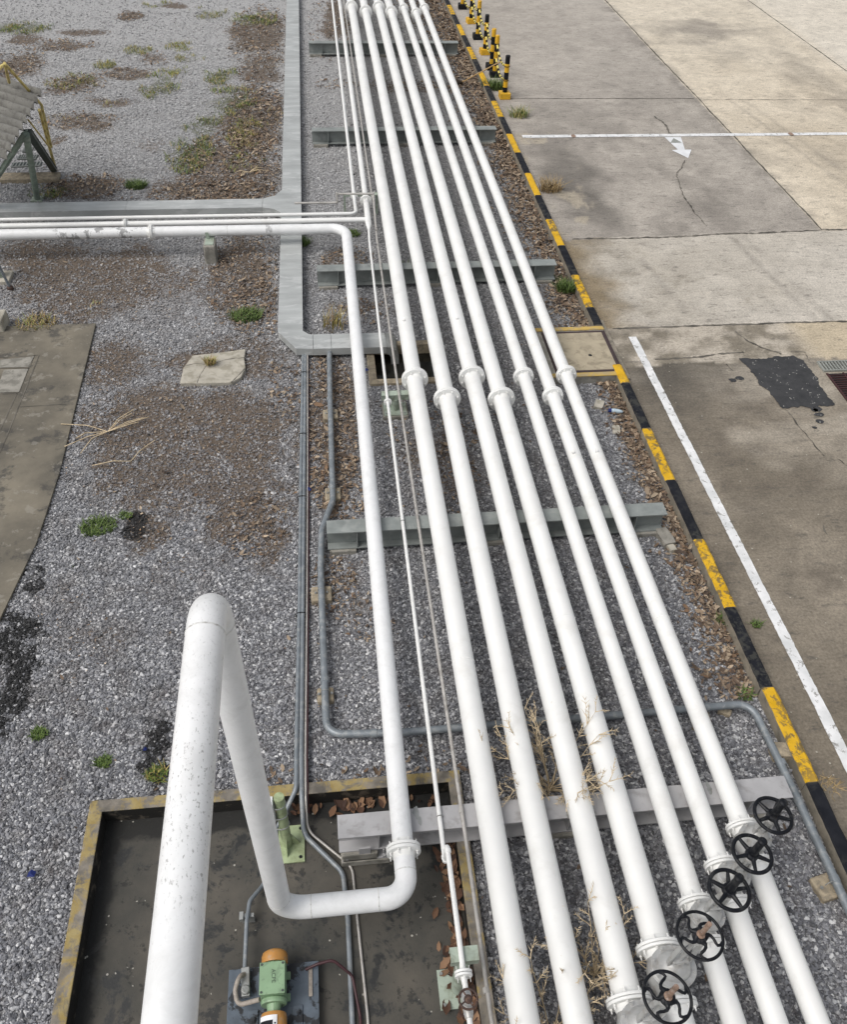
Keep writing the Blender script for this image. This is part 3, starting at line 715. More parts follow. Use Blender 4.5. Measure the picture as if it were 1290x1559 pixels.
def ribbon(mb, pts, w, z, jit=0., step=.08, wj=.4, mi=0):
    p = subdiv([V((a[0], a[1], 0)) for a in pts], step); L, Rr = [], []
    off = 0
    for i, q in enumerate(p):
        t = (p[min(i + 1, len(p) - 1)] - p[max(i - 1, 0)]).normalized(); nrm = V((-t.y, t.x, 0))
        off = off * .85 + random.uniform(-jit, jit); ww = w * (1 + random.uniform(-wj, wj)) / 2
        L.append(q + nrm * (off + ww) + V((0, 0, z))); Rr.append(q + nrm * (off - ww) + V((0, 0, z)))
    n = len(p); mb.add(L + Rr, [(i, n + i, n + i + 1, i + 1) for i in range(n - 1)], mi)
j = MB()
ribbon(j, [(9.08, 13.87), (9.1, 20), (9.15, 40)], .035, .0085, .006, .1)
ribbon(j, [(13.84, 13.9), (13.84, 40)], .03, .0085, .003, .1)
ribbon(j, [(4.35, 13.72), (6.2, 13.74), (7.6, 13.80), (9.05, 13.86), (14.5, 14.0)], .04, .0080, .010, .05, .8)
ribbon(j, [(4.3, 10.83), (7.5, 10.82), (14, 10.84)], .035, .0080, .007, .05, .7)
ribbon(j, [(4.3, 20.75), (9.0, 20.7)], .035, .0080, .004, .1, .5)
ribbon(j, [(9.2, 20.6), (13.8, 20.5)], .018, .0080, .004, .1, .8)
ribbon(j, [(4.7, 9.98), (5.1, 10.0), (5.6, 10.02), (6.1, 10.06)], .03, .0080, .012, .04, .9)
struct(j, 'road_joints', M['crack'])
cr = MB()
for pts, w in (([G(997, 178), G(1012, 190), G(1020, 204)], .05), ([G(1042, 245), G(1030, 265), G(1040, 295), G(1058, 325), G(1078, 345)], .03), ([G(1195, 620), G(1240, 680), G(1256, 695)], .02),
               ([G(1120, 505), G(1150, 525), G(1190, 540)], .035), ([G(1105, 555), G(1118, 565)], .03), ([G(1203, 536), G(1225, 537), G(1231, 550)], .02), ([G(1255, 800), G(1262, 815)], .02), ([G(1276, 700), G(1290, 712)], .018)):
    ribbon(cr, pts, w * .7, .0105, .016, .05, .9)
struct(cr, 'road_cracks', M['crack'])

def blob(mb, poly, z, jit, step=.05, mi=0):
    pts = subdiv([V((p[0], p[1], 0)) for p in list(poly) + [poly[0]]], step)[:-1]
    c = sum((p for p in pts), V()) / len(pts); n = len(pts)
    off = [0] * n; o = 0
    for i in range(n): o = o * .8 + random.uniform(-jit, jit); off[i] = o * min(1, (n - i) / 6, (i + 1) / 6)
    vs = [p + (p - c).normalized() * off[i] + V((0, 0, z)) for i, p in enumerate(pts)]
    mb.add(vs + [c + V((0, 0, z))], [(i, (i + 1) % n, n) for i in range(n)], mi)
pm = MB(); blob(pm, [G(1125, 547), G(1160, 548), G(1206, 541), G(1222, 548), G(1272, 616), G(1262, 620), G(1192, 622), G(1150, 575)], .0125, .022, .03)
struct(pm, 'asphalt_patch', M['patch'])
ps = MB()
for px, py, r in ((1248, 632, .05), (1249, 642, .035), (1240, 625, .04), (1240, 652, .03), (1115, 580, .05), (1125, 577, .06), (1245, 624, .05)):
    c = G(px, py); blob(ps, [(c.x + r * 1.3 * math.cos(a), c.y + r * math.sin(a)) for a in np.linspace(0, 6.28, 9)[:-1]], .0125, .02, .02)
struct(ps, 'asphalt_smears', M['patch'])
ln = MB(); ribbon(ln, [(4.535, 10.58), (4.53, 7), (4.525, 4), (4.49, -6)], .118, .0125, .0016, .05, .06)
struct(ln, 'road_edge_line', M['line'])
ar = MB()
ap = [G(*p) for p in ((1012, 210), (1037, 210), (1043, 229), (1053, 229), (1048, 242), (1023, 230), (1032, 229))]
ar.add([(p.x, p.y, .0125) for p in ap], [(0, 6, 2, 1), (3, 2, 6, 5, 4)])
arr = struct(ar, 'road_arrow', M['labelwhite'])
sm_ = MB(); c = G(1028, 216); sm_.add([(c.x - .14, c.y - .10, .0165), (c.x + .12, c.y - .10, .0165), (c.x + .02, c.y + .16, .0165)], [(0, 1, 2)])
struct(sm_, 'road_arrow_mark', M['grate'])

# ------------------------------------------------------------------ kerb (one strip of painted blocks)
def kerb():
    k = MB(); y0 = .29 + .995 * 3 - .995 * 9; i = 0
    y = y0
    # block boundaries; yellow where (index even)
    idx = -9
    for idx in range(-9, 42):
        a = 3.275 + .998 * idx; b = a + .990
        if a > 9.0 and a < 10.6:
            if a < 9.5: b = 9.70
            else: a = 10.74; b = 11.235
        yel = (idx % 2 == 0)
        dx = random.uniform(-.006, .006); dz = random.uniform(-.006, .006); z = KZ + dz
        X0, X1 = KX0 + dx, KX1 + dx; c = .03
        mi = 1 if yel else 2
        def pr(yy): return [(X0, yy, -.1), (X0, yy, z - .018), (X0 + .014, yy, z), (X1 - c, yy, z), (X1 - .008, yy, z - c * .6), (X1, yy, z - .05), (X1, yy, -.1)]
        A, B = pr(a), pr(b); n = len(A)
        ny = 16
        rows = [[tuple((p[q] + (random.uniform(-.0035, .0035) if 0 < t < 1 else random.uniform(-.006, .002)) * (p[2] > 0)) if q != 1 else a + (b - a) * t for q in range(3)) for p in A] for t in np.linspace(0, 1, ny)]
        vs = [p for r in rows for p in r]
        mids = [0, mi if True else 0, mi, mi, mi, 0]
        mids[0] = 0; mids[1] = mi
        for s_ in range(n - 1):
            fs = [(r * n + s_, r * n + s_ + 1, (r + 1) * n + s_ + 1, (r + 1) * n + s_) for r in range(ny - 1)]
            k.add(vs, [f[::-1] for f in fs], mids[s_])
        k.add(A, [tuple(range(n))], 0); k.add(B, [tuple(range(n))[::-1]], 0)
    o = k.build('kerb', [M['kerb'], M['kyellow'], M['kblack']]); tag(o, kind='structure')
kerb()

# ------------------------------------------------------------------ dark pad on the left
pd = MB()
pp = [G(145, 497), G(120, 600), G(92, 720), G(55, 830), G(0, 945)]
poly = [(p.x + random.uniform(-.01, .01), p.y) for p in pp]
poly = [(-12, 11.42)] + [(poly[0][0], 11.4)] + poly[1:] + [(-3.72, 5.2), (-3.9, 3.5), (-12, 3.5)]
poly = poly[::-1]
pd.prism(poly, -.08, .03)
struct(pd, 'concrete_pad', M['pad'])
gr = MB()
for a, b in (((0, 655), (53, 541)), ((0, 690), (60, 541)), ((0, 545), (58, 541)), ((0, 561), (45, 561)), ((0, 600), (30, 599)), ((30, 620), (108, 615))):
    ribbon(gr, [G(*a, .03), G(*b, .03)], .014, .0335, .001, .1, .3)
struct(gr, 'pad_grooves', M['crack'])
sl = MB()
for q in (((0, 548), (52, 543), (43, 559), (0, 560)), ((6, 563), (43, 562), (29, 597), (-6, 598))):
    p = [G(*a, .034) for a in q]; sl.add([(v.x, v.y, .0365) for v in p], [(0, 3, 2, 1)])
struct(sl, 'pad_cover_slabs', M['concrete'])

# ------------------------------------------------------------------ bund (low walled pit)
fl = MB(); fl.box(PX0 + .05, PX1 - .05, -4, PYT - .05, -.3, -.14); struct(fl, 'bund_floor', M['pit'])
bt = thing('bund_wall', 'low bund wall with worn yellow painted top around the dark pump pit', 'bund wall', (PX0, PYT, 0))
WT = .105
def wall_part(x0, x1, y0, y1, mt, label=None):
    w = MB(); w.box(x0, x1, y0, y1, -.3, .045, 0); o = w.build('wall', [M['wallblack']], bt, .012)
    if label: tag(o, label)
    t = MB()
    n = max(2, int(max(x1 - x0, y1 - y0) / .12)); 
    t.box(x0 - .004, x1 + .004, y0 - .004, y1 + .004, .0455, .058); t.build('wall_top', [mt], bt, .006)
wall_part(PX0, PX0 + WT, -4, PYT - WT, M['wornyellow'])
wall_part(PX0, PX1, PYT - WT + .005, PYT, M['wornyellow'])
wall_part(PX1 - WT, PX1, -4, PYT - WT, M['wornyellow2'], 'right hand wall with most of the yellow paint flaked off')

# pit leaf heap along the right wall
def pit_leaves():
    n = 240; y = rng.uniform(1.2, 3.4, n); x = PX1 - WT - .02 - np.abs(rng.normal(0, .07, n)); z = -.13 + rng.uniform(0, .07, n) * np.exp(-((PX1 - WT - x) / .1))
    n2 = 60; x = np.concatenate([x, rng.uniform(-1., .75, n2)]); y = np.concatenate([y, PYT - WT - .02 - np.abs(rng.normal(0, .05, n2))]); z = np.concatenate([z, -.125 + rng.uniform(0, .03, n2)]); n += n2
    s = .085 * np.exp(rng.normal(0, .3, n))
    prof = np.array([[-.5, 0, 0], [-.2, .24, 1], [.2, .2, 1], [.5, 0, 0], [.2, -.2, 1], [-.2, -.24, 1], [-.18, 0, 0], [.2, 0, 0]])
    L = s[:, None]; px, py = prof[None, :, 0] * L, prof[None, :, 1] * L
    pz = prof[None, :, 2] * L * rng.uniform(-.05, .2, n)[:, None] + px * rng.normal(0, .5, n)[:, None]
    a = (rng.normal(1.57, .7, n))[:, None]
    vv = np.stack([x[:, None] + px * np.cos(a) - py * np.sin(a), y[:, None] + px * np.sin(a) + py * np.cos(a), np.maximum(z[:, None] + pz, -.137)], -1)
    pal = np.array([[.10, .05, .03], [.17, .09, .05], [.06, .032, .022], [.24, .14, .08]]); t = pal[rng.integers(0, 4, n)] * rng.uniform(.8, 1.2, n)[:, None]
    ob = poly_soup('wet_leaf_heap', vv, 8, [(0, 6, 1), (1, 6, 7, 2), (2, 7, 3), (3, 7, 4), (4, 7, 6, 5), (5, 6, 0)], t, M['leaf'])
    tag(ob, 'dark damp leaves heaped along the right wall inside the pump pit', 'leaf heap', kind='stuff')
pit_leaves()

# ------------------------------------------------------------------ pipe support beams
BZ = .32
def beam(y, x0, x1, label, mt, light=False, ends=True):
    t = thing('support_beam', label, 'support beam', (x0, y, 0), 'steel support beams under the pipes')
    b = MB(); zb = .055; tf = .014; hw = .10
    b.box(x0, x1, y - hw, y + hw, BZ - tf, BZ); b.box(x0, x1, y - .006, y + .006, zb + tf + .0005, BZ - tf - .0005); b.box(x0, x1, y - hw, y + hw, zb, zb + tf)
    b.build('beam_section', mt, t)
    for xx in (x0 + .33, (x0 + x1) / 2, x1 - .35):
        s = MB(); s.box(xx - .006, xx + .006, y - hw + .004, y - .0075, zb + tf + .001, BZ - tf - .001); s.box(xx - .006, xx + .006, y + .0075, y + hw - .004, zb + tf + .001, BZ - tf - .001)
        s.build('stiffener', mt, t)
    for xa in (x0 + .02, (x0 + x1) / 2 - .15, x1 - .34):
        p = MB(); p.box(xa, xa + .3, y - .13, y + .13, -.1, zb - .001); p.build('plinth', M['concrete'], t, .012)
    return t
ybs = [3.17, 6.60, 12.35, 18.12, 24.0]
lab = ['pale grey support beam nearest the camera, crossing the bund wall', 'grey green I-beam under the pipes just past the drain sump end, second nearest', 'dark green grey I-beam under the pipes below the white pipe tee',
       'dark steel I-beam crossing under the pipes beside the white line on the road', 'farthest dark steel I-beam, beside the striped bollards']
lab[1] = 'grey green I-beam in mid yard where the grey conduit bends around its left end'
for i, y in enumerate(ybs):
    beam(y, -.16, 3.70, lab[i], M['beamlight'] if i == 0 else M['beam'])
sc_m = MB()
for px, py, r in ((634, 1236, .045), (640, 1250, .03), (865, 1240, .022), (1080, 1200, .05)):
    c = G(px, py, BZ); blob(sc_m, [(c.x + r * .5 * math.cos(a), c.y + r * 1.4 * math.sin(a)) for a in np.linspace(0, 6.28, 9)[:-1]], BZ + .0012, .012, .012)
sm2 = sc_m.build('scuff_marks', [M['galv2']]); sm2.parent = bpy.data.objects['support_beam']; sm2.location = -bpy.data.objects['support_beam'].location
# left shoe of the near beam standing on the pit floor
t = thing('beam_shoe', 'grey steel shoe on concrete plinth carrying the left end of nearest beam in the pit', 'beam shoe', (0, 3.17, -.14))
s = MB(); s.box(-.15, .26, 3.03, 3.31, -.14, -.055); s.build('plinth', M['concrete'], t, .01)
s = MB(); s.box(-.14, .25, 3.04, 3.30, -.054, -.036); s.build('shoe_plate', M['beamlight'], t, .003)
s = MB(); s.box(-.13, -.115, 3.06, 3.28, -.035, .053); s.box(.20, .215, 3.06, 3.28, -.035, .053); s.box(-.115, .20, 3.10, 3.115, -.035, .053); s.build('shoe_web', M['beamlight'], t)
for xx in (-.10, .21):
    b = MB(); b.lathe([(.018, 0), (.018, .022)], (xx, 3.055, -.036), n=6); b.build('bolt', M['beamlight'], t)
s = MB(); s.box(.0, .10, 3.045, 3.065, .0, .15); s.build('clip', M['beamlight'], t, .004)

# ------------------------------------------------------------------ flanges and pipes
def flange_pair(parent, loc, axis, r, pr, bolts=8, th=.022, mat=None, name='flange', gap=.004):
    """bolted pair of flange discs as one part with bolts as sub-parts; coordinates absolute"""
    mat = mat or M['white']; o = V(parent['_o']); ax = V(axis).normalized(); c = V(loc)
    f = MB()
    for sgn in (-1, 1):
        b = c + ax * (sgn * gap / 2)
        f.lathe([(pr * .9, 0), (r - .003, 0), (r, .003), (r, th - .003), (r - .003, th), (pr * 1.12, th + .001), (pr * 1.0, th + .045)], b, ax * sgn, 32)
    fl = f.build(name, [mat], parent)
    g = MB(); g.lathe([(r * .8, -gap / 2), (r * .8, gap / 2)], c, ax, 24, 0); g.build('gasket', [M['blackband']], fl)
    if bolts:
        u = ax.orthogonal().normalized(); w = ax.cross(u); br = (r + pr) / 2 + .003
        first = None
        for k in range(bolts):
            a = 2 * math.pi * (k + .5) / bolts; p = c + (u * math.cos(a) + w * math.sin(a)) * br
            if first is None:
                q = MB(); L = th + .035; rb = r * .055
                q.tube([-ax * L, ax * L], rb * .6, 8)
                for sgn in (-1, 1): q.lathe([(rb * 1.15, 0), (rb * 1.15, rb * 1.3)], ax * sgn * (th + gap / 2 + .001), ax * sgn, 6)
                first = q.build('bolt', [mat], fl, off=(0, 0, 0)); first.location = p - o; bo = first
            else:
                bo = first.copy(); COL.objects.link(bo); bo.location = p - o
            bo.parent = fl
    return fl

pipes = [  # x, radius, flange y, label
    (1.07, .105, 9.13, 'leftmost of the seven thick parallel white pipes, right of the thin grey tube'),
    (1.44, .105, 8.68, 'second from left of the seven parallel white pipes'),
    (1.83, .105, 9.13, 'third from left of the parallel white pipes, ending in the nearest rusty stemmed valve'),
    (2.14, .105, 8.63, 'middle of the seven parallel white pipes, carrying the second rusty stemmed valve'),
    (2.53, .0825, 9.13, 'third from right of the parallel white pipes, slimmer, with a black wheeled valve'),
    (2.83, .0825, 8.68, 'second from right of the parallel white pipes, slimmer, between two others with valves'),
    (3.115, .0825, 9.13, 'rightmost of the parallel white pipes, nearest the striped kerb'),
]
VALVE = {2: (1.47, .19), 3: (1.79, .19), 4: (2.13, .15), 5: (2.39, .15), 6: (2.67, .15)}   # centre y, half length
for i, (x, r, fy, lb) in enumerate(pipes):
    z = BZ + r + .002
    t = thing('pipe', lb, 'pipe', (x, 0, z), 'seven parallel white pipes on the beams')
    def run(y0, y1):
        p = MB(); p.tube([(q.x + .005 * math.sin(q.y * .55 + i * 2.1), q.y, q.z + .002 * math.sin(q.y * 1.07 + i)) for q in subdiv([(x, y0, z), (x, y1, z)], .5)], r, 40, caps=True); p.build('pipe_run', [M['white']], t)
    def seam(y):
        p = MB(); p.lathe([(r - .001, -.007), (r + .0035, -.003), (r + .0035, .003), (r - .001, .007)], (x + .005 * math.sin(y * .55 + i * 2.1), y, z), (0, 1, 0), 40, 0, True); p.build('weld_seam', [M['weld'] if False else M['white']], t)
    if i in VALVE:
        yc, hl = VALVE[i]; run(yc + hl + .02, 60); run(-2.5, yc - hl - .02)
    else: run(-2.5, 60)
    flange_pair(t, (x, fy, z), (0, 1, 0), r * 1.66, r, 8, .03)
    flange_pair(t, (x, fy + 17.6, z), (0, 1, 0), r * 1.66, r, 0, .045)
    for yb in ybs:   # half-round saddle strap where it rests on the beam
        p = MB()
        n = 14; pts = [(x - math.cos(a) * (r + .004), yb, z + math.sin(a) * (r + .004)) for a in np.linspace(-.95, math.pi + .95, n)]
        if i in (0, 3, 6) and False: p.tube(pts, .007, 6); p.build('u_bolt', [M['white']], t)
    for k_ in range(4): seam(4.6 + i * .83 % 2.2 + k_ * 5.9 + .3 * math.sin(i * 3))
    if i in (0, 2, 5, 6):
        p = MB(); yy = (7.25, 11.0, 5.4, 7.43)[(0, 2, 5, 6).index(i)] if False else (10.4 if i in (0, 2) else 7.45)
        p.lathe([(.02, 0), (.02, .02), (.012, .026)], (x - .03, yy, z + r - .004), (0, 0, 1), 12); p.build('plug', [M['white']], t)

# ------------------------------------------------------------------ gate valves
def make_valve(R_, r, hl, stem_h, rusty, label, wheel_z):
    """local frame: origin on the pipe axis, pipe along Y, stem up"""
    t = thing('gate_valve', label, 'valve', (0, 0, 0), 'gate valves at the near ends of the white pipes')
    S = M['silver']
    b = MB(); b.lathe([(r * .98, -hl + .03), (r * 1.02, -hl * .55), (r * 1.2, -hl * .3), (r * 1.26, 0), (r * 1.2, hl * .3), (r * 1.02, hl * .55), (r * .98, hl - .03)], (0, 0, 0), (0, 1, 0), 28, 0, True)
    zb = r * 1.72
    b.lathe([(r * 1.08, 0), (r * 1.08, zb - .022)], (0, 0, 0), (0, 0, 1), 28, 0, True, .82)
    b.build('body', [S], t)
    for sg in (-1, 1):
        flange_pair(t, (0, sg * hl, 0), (0, 1, 0), R_, r, 8, .022, M['white'])
    # oval bonnet joint
    bo = MB(); bo.lathe([(r * 1.30, zb - .024), (r * 1.52, zb - .024), (r * 1.55, zb - .018), (r * 1.55, zb - .002), (r * 1.52, zb + .0)], n=32, sy=.88); 
    bo.lathe([(r * 1.52, zb + .003), (r * 1.55, zb + .007), (r * 1.55, zb + .022), (r * 1.5, zb + .027), (r * 1.18, zb + .028)], n=32, sy=.88)
    bo.lathe([(r * 1.16, zb + .026), (r * 1.10, zb + .05), (r * .86, zb + .085), (r * .5, zb + .105), (r * .34, zb + .125), (r * .34, zb + .16)], n=28, smooth=True, sy=.88)
    bon = bo.build('bonnet', [S], t)
    for k in range(8):
        a = 2 * math.pi * (k + .5) / 8; q = MB(); q.lathe([(.011, -.036), (.011, .014), (.006, .014), (.006, .024)], (math.cos(a) * r * 1.38, math.sin(a) * r * 1.38 * .88, zb + .026), n=6); q.build('bolt', [S], bon)
    # yoke: two arms and a crosshead
    yk = MB(); yt = wheel_z - .055
    for sg in (-1, 1):
        pts = [(sg * r * .62, 0, zb + .085), (sg * r * .72, 0, zb + .16), (sg * r * .6, 0, yt - .07), (sg * .032, 0, yt)]
        pts = fillet(pts, .05, 5)
        for a_, b_ in zip(pts[:-1], pts[1:]): yk.obox(a_, b_, .030, .016, up=(1, 0, 0) if abs((b_ - a_).normalized().x) < .9 else (0, 0, 1))
    yk.lathe([(.040, yt - .02), (.046, yt - .01), (.046, yt + .02), (.034, yt + .035)], n=20)
    yk.build('yoke', [S], t)
    gl = MB(); gl.obox((-r * .55, 0, zb + .165), (r * .55, 0, zb + .165), .05, .02)
    for sg in (-1, 1): gl.tube([(sg * r * .42, 0, zb + .09), (sg * r * .42, 0, zb + .21)], .008, 8)
    gl.build('gland', [S], t, .004)
    # stem
    st = MB(); st.tube([(0, 0, zb + .12), (0, 0, wheel_z + .01)], .015, 12); st.build('stem', [S], t)
    if rusty:
        st = MB(); st.tube([(0, 0, wheel_z + .008), (0, 0, wheel_z + stem_h)], .017, 14); st.lathe([(.028, .0), (.028, .010), (.02, .018)], (0, 0, wheel_z + .016), n=18); so = st.build('stem_top', [M['rust']], t); so['label'] = 'bare rusty screw stem above the wheel'
    else:
        st = MB(); st.lathe([(.034, 0), (.030, .03), (.026, stem_h - .02), (.033, stem_h - .018), (.033, stem_h), (.022, stem_h + .012)], (0, 0, wheel_z + .012), n=18, smooth=False); so = st.build('stem_cover', [M['black']], t)
    # hand wheel
    RW = .150 if rusty else .141; w = MB()
    w.tube([(RW * math.cos(a), RW * math.sin(a), wheel_z + .004) for a in np.linspace(0, 2 * math.pi, 41)], .0105 if rusty else .0145, 10, caps=False)
    w.lathe([(.034, -.022), (.05, -.014), (.05, .012), (.036, .018)], (0, 0, wheel_z), n=20)
    ns = 5; a0 = random.uniform(0, 1)
    for k in range(ns):
        a = a0 + 2 * math.pi * k / ns
        if rusty:   # wavy spokes
            pts = []
            for f in np.linspace(.2, 1, 9):
                aa = a + .34 * math.sin((f - .2) / .8 * 2 * math.pi) * (1 - .2 * f); pts.append((RW * f * math.cos(aa), RW * f * math.sin(aa), wheel_z + .002))
            w.tube(pts, .0085, 8, radii=[.026, .019, .014, .011, .010, .010, .010, .010, .011])
        else:
            w.tube([(.03 * math.cos(a), .03 * math.sin(a), wheel_z), (RW * .97 * math.cos(a), RW * .97 * math.sin(a), wheel_z + .003)], .010, 8, radii=[.019, .012])
    w.build('handwheel', [M['black']], t)
    return t
vl = {2: 'gate valve nearest the camera, black curved spoke wheel on a bare rusty stem',
      3: 'gate valve with curved spoke wheel and rusty stem, second from the camera',
      4: 'silver gate valve with straight spoked black wheel, beside the rusty stemmed valves',
      5: 'silver gate valve with straight spoked black wheel, between two of the same kind',
      6: 'gate valve farthest from the camera, its black wheel nearest the end of the pale beam'}
for i, wz in ((2, .745), (3, .79), (4, .60), (5, .53), (6, .51)):
    x, r, fy, lb = pipes[i]; yc, hl = VALVE[i]; z = BZ + r + .002
    v = make_valve(r * 1.55, r, hl, .20, i in (2, 3), vl[i], wz); v.location = (x, yc, z); v.rotation_euler = (0, R(4 if i > 3 else 3), 0)

# ------------------------------------------------------------------ the tall riser pipe and its long run
AR = .084; AZ = BZ + AR + .002
rp = thing('pipe', 'white pipe with tall inverted U riser dropping into the pit and running up the yard', 'pipe', (.36, 3.0, AZ))
path = [(-.602, -3.0, 4.06), (-.602, 2.53, 4.06), (-.60, 2.53, AZ), (.352, 2.53, AZ), (.352, 2.86, AZ)]
pp = fillet(path, .20, 14)
p = MB(); p.tube(subdiv(pp, .6), AR, 44); p.build('riser_run', [M['riser']], rp)
p = MB(); p2 = fillet([(.352, 2.92, AZ), (.352, 13.50, AZ), (-16, 13.62, AZ)], .26, 12); p.tube(subdiv(p2, .8), AR, 36); p.build('long_run', [M['riser']], rp)
flange_pair(rp, (.352, 2.89, AZ), (0, 1, 0), .137, AR, 8, .026)
flange_pair(rp, (-2.83, 13.522, AZ), (1, -.007, 0), .125, AR, 8, .02)
for c, ax in (((-.602, 2.30, 4.06), (0, 1, 0)), ((-.601, 2.53, 3.84), (0, 0, 1)), ((-.6, 2.53, AZ + .22), (0, 0, 1)), ((-.375, 2.53, AZ), (1, 0, 0)), ((.13, 2.53, AZ), (1, 0, 0)), ((.352, 2.72, AZ), (0, 1, 0)), ((-1.6, 13.515, AZ), (1, 0, 0))):
    q = MB(); q.lathe([(AR - .001, -.006), (AR + .0022, -.002), (AR + .0022, .002), (AR - .001, .006)], c, ax, 36, 0, True); q.build('weld_seam', [M['weld']], rp)

# support post of the far run
c = G(322, 402)
t = thing('support_post', 'concrete post with green steel saddle under the white pipe leaving left', 'support post', (c.x, c.y, 0))
x0 = c.x; yb = c.y
s = MB(); s.box(x0 - .095, x0 + .095, yb, yb + .30, -.1, AZ - AR - .012); s.build('post', [M['concrete']], t, .02)
s = MB(); s.box(x0 - .07, x0 + .07, yb + .04, yb + .42, AZ - AR - .011, AZ - AR - .001); s.obox((x0 - .02, 13.41, AZ - AR), (x0 - .035, 13.405, AZ + .03), .05, .008, up=(0, 1, 0)); s.build('saddle', [M['greygreen']], t)

# ------------------------------------------------------------------ small bore lines
WZ = .42
# first: slim white line that turns left
t = thing('pipe', 'slimmest white line at far left of the rack turning left in front of the tee', 'pipe', (.55, 15, WZ))
p = MB(); p.tube(subdiv(fillet([(.57, 60, WZ), (.545, 14.02, WZ), (-16, 14.10, WZ)], .10, 8), 1), .030, 20); p.build('pipe_run', [M['white']], t)
flange_pair(t, (.547, 14.72, WZ), (0, 1, 0), .065, .030, 4, .014)
# second: white line to the tee, branch to the left, reducer and thin continuation
t = thing('pipe', 'white line reaching a tee, then thin white tube running on towards the pit valve', 'pipe', (.72, 13.6, WZ))
TY = 13.78
p = MB(); p.tube(subdiv([(.80, 60, WZ), (.745, 14.52, WZ)], 1), .047, 24); p.build('pipe_run', [M['white']], t)
p = MB(); p.tube([(.744, 14.48, WZ), (.735, 13.62, WZ)], .052, 24); p.tube([(.735, 13.62, WZ), (.733, 13.45, WZ - .02)], .05, 20, radii=[.052, .022]); p.build('tee', [M['white']], t)
flange_pair(t, (.7445, 14.50, WZ), (0, 1, 0), .105, .047, 8, .016)
p = MB(); p.tube(subdiv([(.70, TY, WZ), (-16, TY + .10, WZ)], 1), .044, 24); p.build('branch_run', [M['white']], t)
flange_pair(t, (-3.28, TY + .025, WZ), (1, 0, 0), .085, .044, 8, .016)
TZ = BZ + .021
p = MB(); p.tube(subdiv(fillet([(.733, 13.46, WZ - .02), (.722, 13.2, TZ), (.685, 8.75, TZ), (.675, 2.79, TZ), (.675, 2.79, TZ + .30), (.672, -1, TZ + .30)], .03, 6), .7), .0195, 16); p.build('thin_run', [M['white']], t)
flange_pair(t, (.686, 8.78, TZ), (0, 1, 0), .052, .02, 4, .012)
for c, ax in (((.675, 2.83, TZ), (0, 1, 0)), ((.675, 2.79, TZ + .05), (0, 0, 1)), ((.675, 2.79, TZ + .25), (0, 0, 1)), ((.675, 2.75, TZ + .30), (0, 1, 0))):
    q = MB(); q.lathe([(.02, -.016), (.0255, -.014), (.0255, .014), (.02, .016)], c, ax, 18); q.build('elbow_socket', [M['white']], t)
for y in ybs[:3]:
    q = MB(); n = 9; q.tube([(.68 - math.cos(a) * .024, y, TZ + math.sin(a) * .024) for a in np.linspace(-.6, math.pi + .6, n)], .004, 6); q.build('u_bolt', [M['galv2']], t)
flange_pair(t, (.673, 1.885, TZ + .30), (0, 1, 0), .062, .02, 4, .018)
# small valve
v = thing('gate_valve', 'small rusty handwheel valve on the thin white line at the bottom of the pit', 'valve', (.673, 1.70, TZ + .30))
b = MB(); b.lathe([(.026, -.09), (.034, -.06), (.036, 0), (.034, .06), (.026, .09)], (.673, 1.70, TZ + .30), (0, 1, 0), 18, 0, True); b.lathe([(.03, 0), (.03, .05), (.018, .06), (.018, .09)], (.673, 1.70, TZ + .30), n=16); b.build('body', [M['silver']], v)
b = MB(); wz = TZ + .30 + .10; b.tube([(.673 + .062 * math.cos(a), 1.70 + .062 * math.sin(a), wz) for a in np.linspace(0, 6.2832, 25)], .008, 8, caps=False)
for k in range(4): b.tube([(.673, 1.70, wz), (.673 + .06 * math.cos(k * 1.57 + .5), 1.70 + .06 * math.sin(k * 1.57 + .5), wz)], .006, 6)
b.lathe([(.026, -.012), (.030, .0), (.026, .012), (.014, .02)], (.673, 1.70, wz), n=16); b.build('handwheel', [M['rustdark']], v)
# third: thin grey tube with a hop over
t = thing('pipe', 'thin warm grey tube between the thin white line and the leftmost thick white pipe', 'pipe', (.85, 10, TZ))
p = MB(); p.tube(subdiv([(.93, 60, .40), (.865, 14.55, .40)], 1), .016, 12); p.build('far_run', [M['thinpipe']], t)
p = MB(); p.tube(fillet([(.865, 14.55, .40), (.865, 14.35, .62), (.865, 14.34, .62), (.24, 14.36, .62), (.24, 14.35, .47), (-.5, 14.36, .47)], .02, 4), .018, 12); p.build('hop', [M['thinpipe']], t)
p = MB(); p.tube(fillet([(.865, 14.34, .60), (.865, 14.0, .44), (.85, 13.2, TZ), (.845, 9, TZ), (.865, 3, TZ), (.845, -1, TZ)], .05, 5), .0165, 14); p.build('near_run', [M['thinpipe']], t)
for c in ((.858, 13.45, .395), (.853, 6.75, TZ), (.862, 3.2, TZ), (.849, 1.85, TZ)):
    q = MB(); q.lathe([(.017, -.02), (.0215, -.018), (.0215, .018), (.017, .02)], c, (0, 1, 0), 14); q.build('coupling', [M['thinpipe']], t)
for c in ((.24, 14.36, .62), (.865, 14.34, .62)):
    q = MB(); q.lathe([(.024, -.024), (.024, .024)], c, (0, 0, 1), 12); q.build('elbow', [M['thinpipe']], t)
t = thing('support_bracket', 'short grey channel bracket under the thin lines just beyond the tee', 'bracket', (.7, 14.9, 0))
s = MB(); s.box(.36, .98, 14.86, 14.96, .345, .372); s.box(.36, .40, 14.88, 14.94, 0, .344); s.box(.94, .98, 14.88, 14.94, 0, .344); s.build('channel', [M['greygreen']], t)

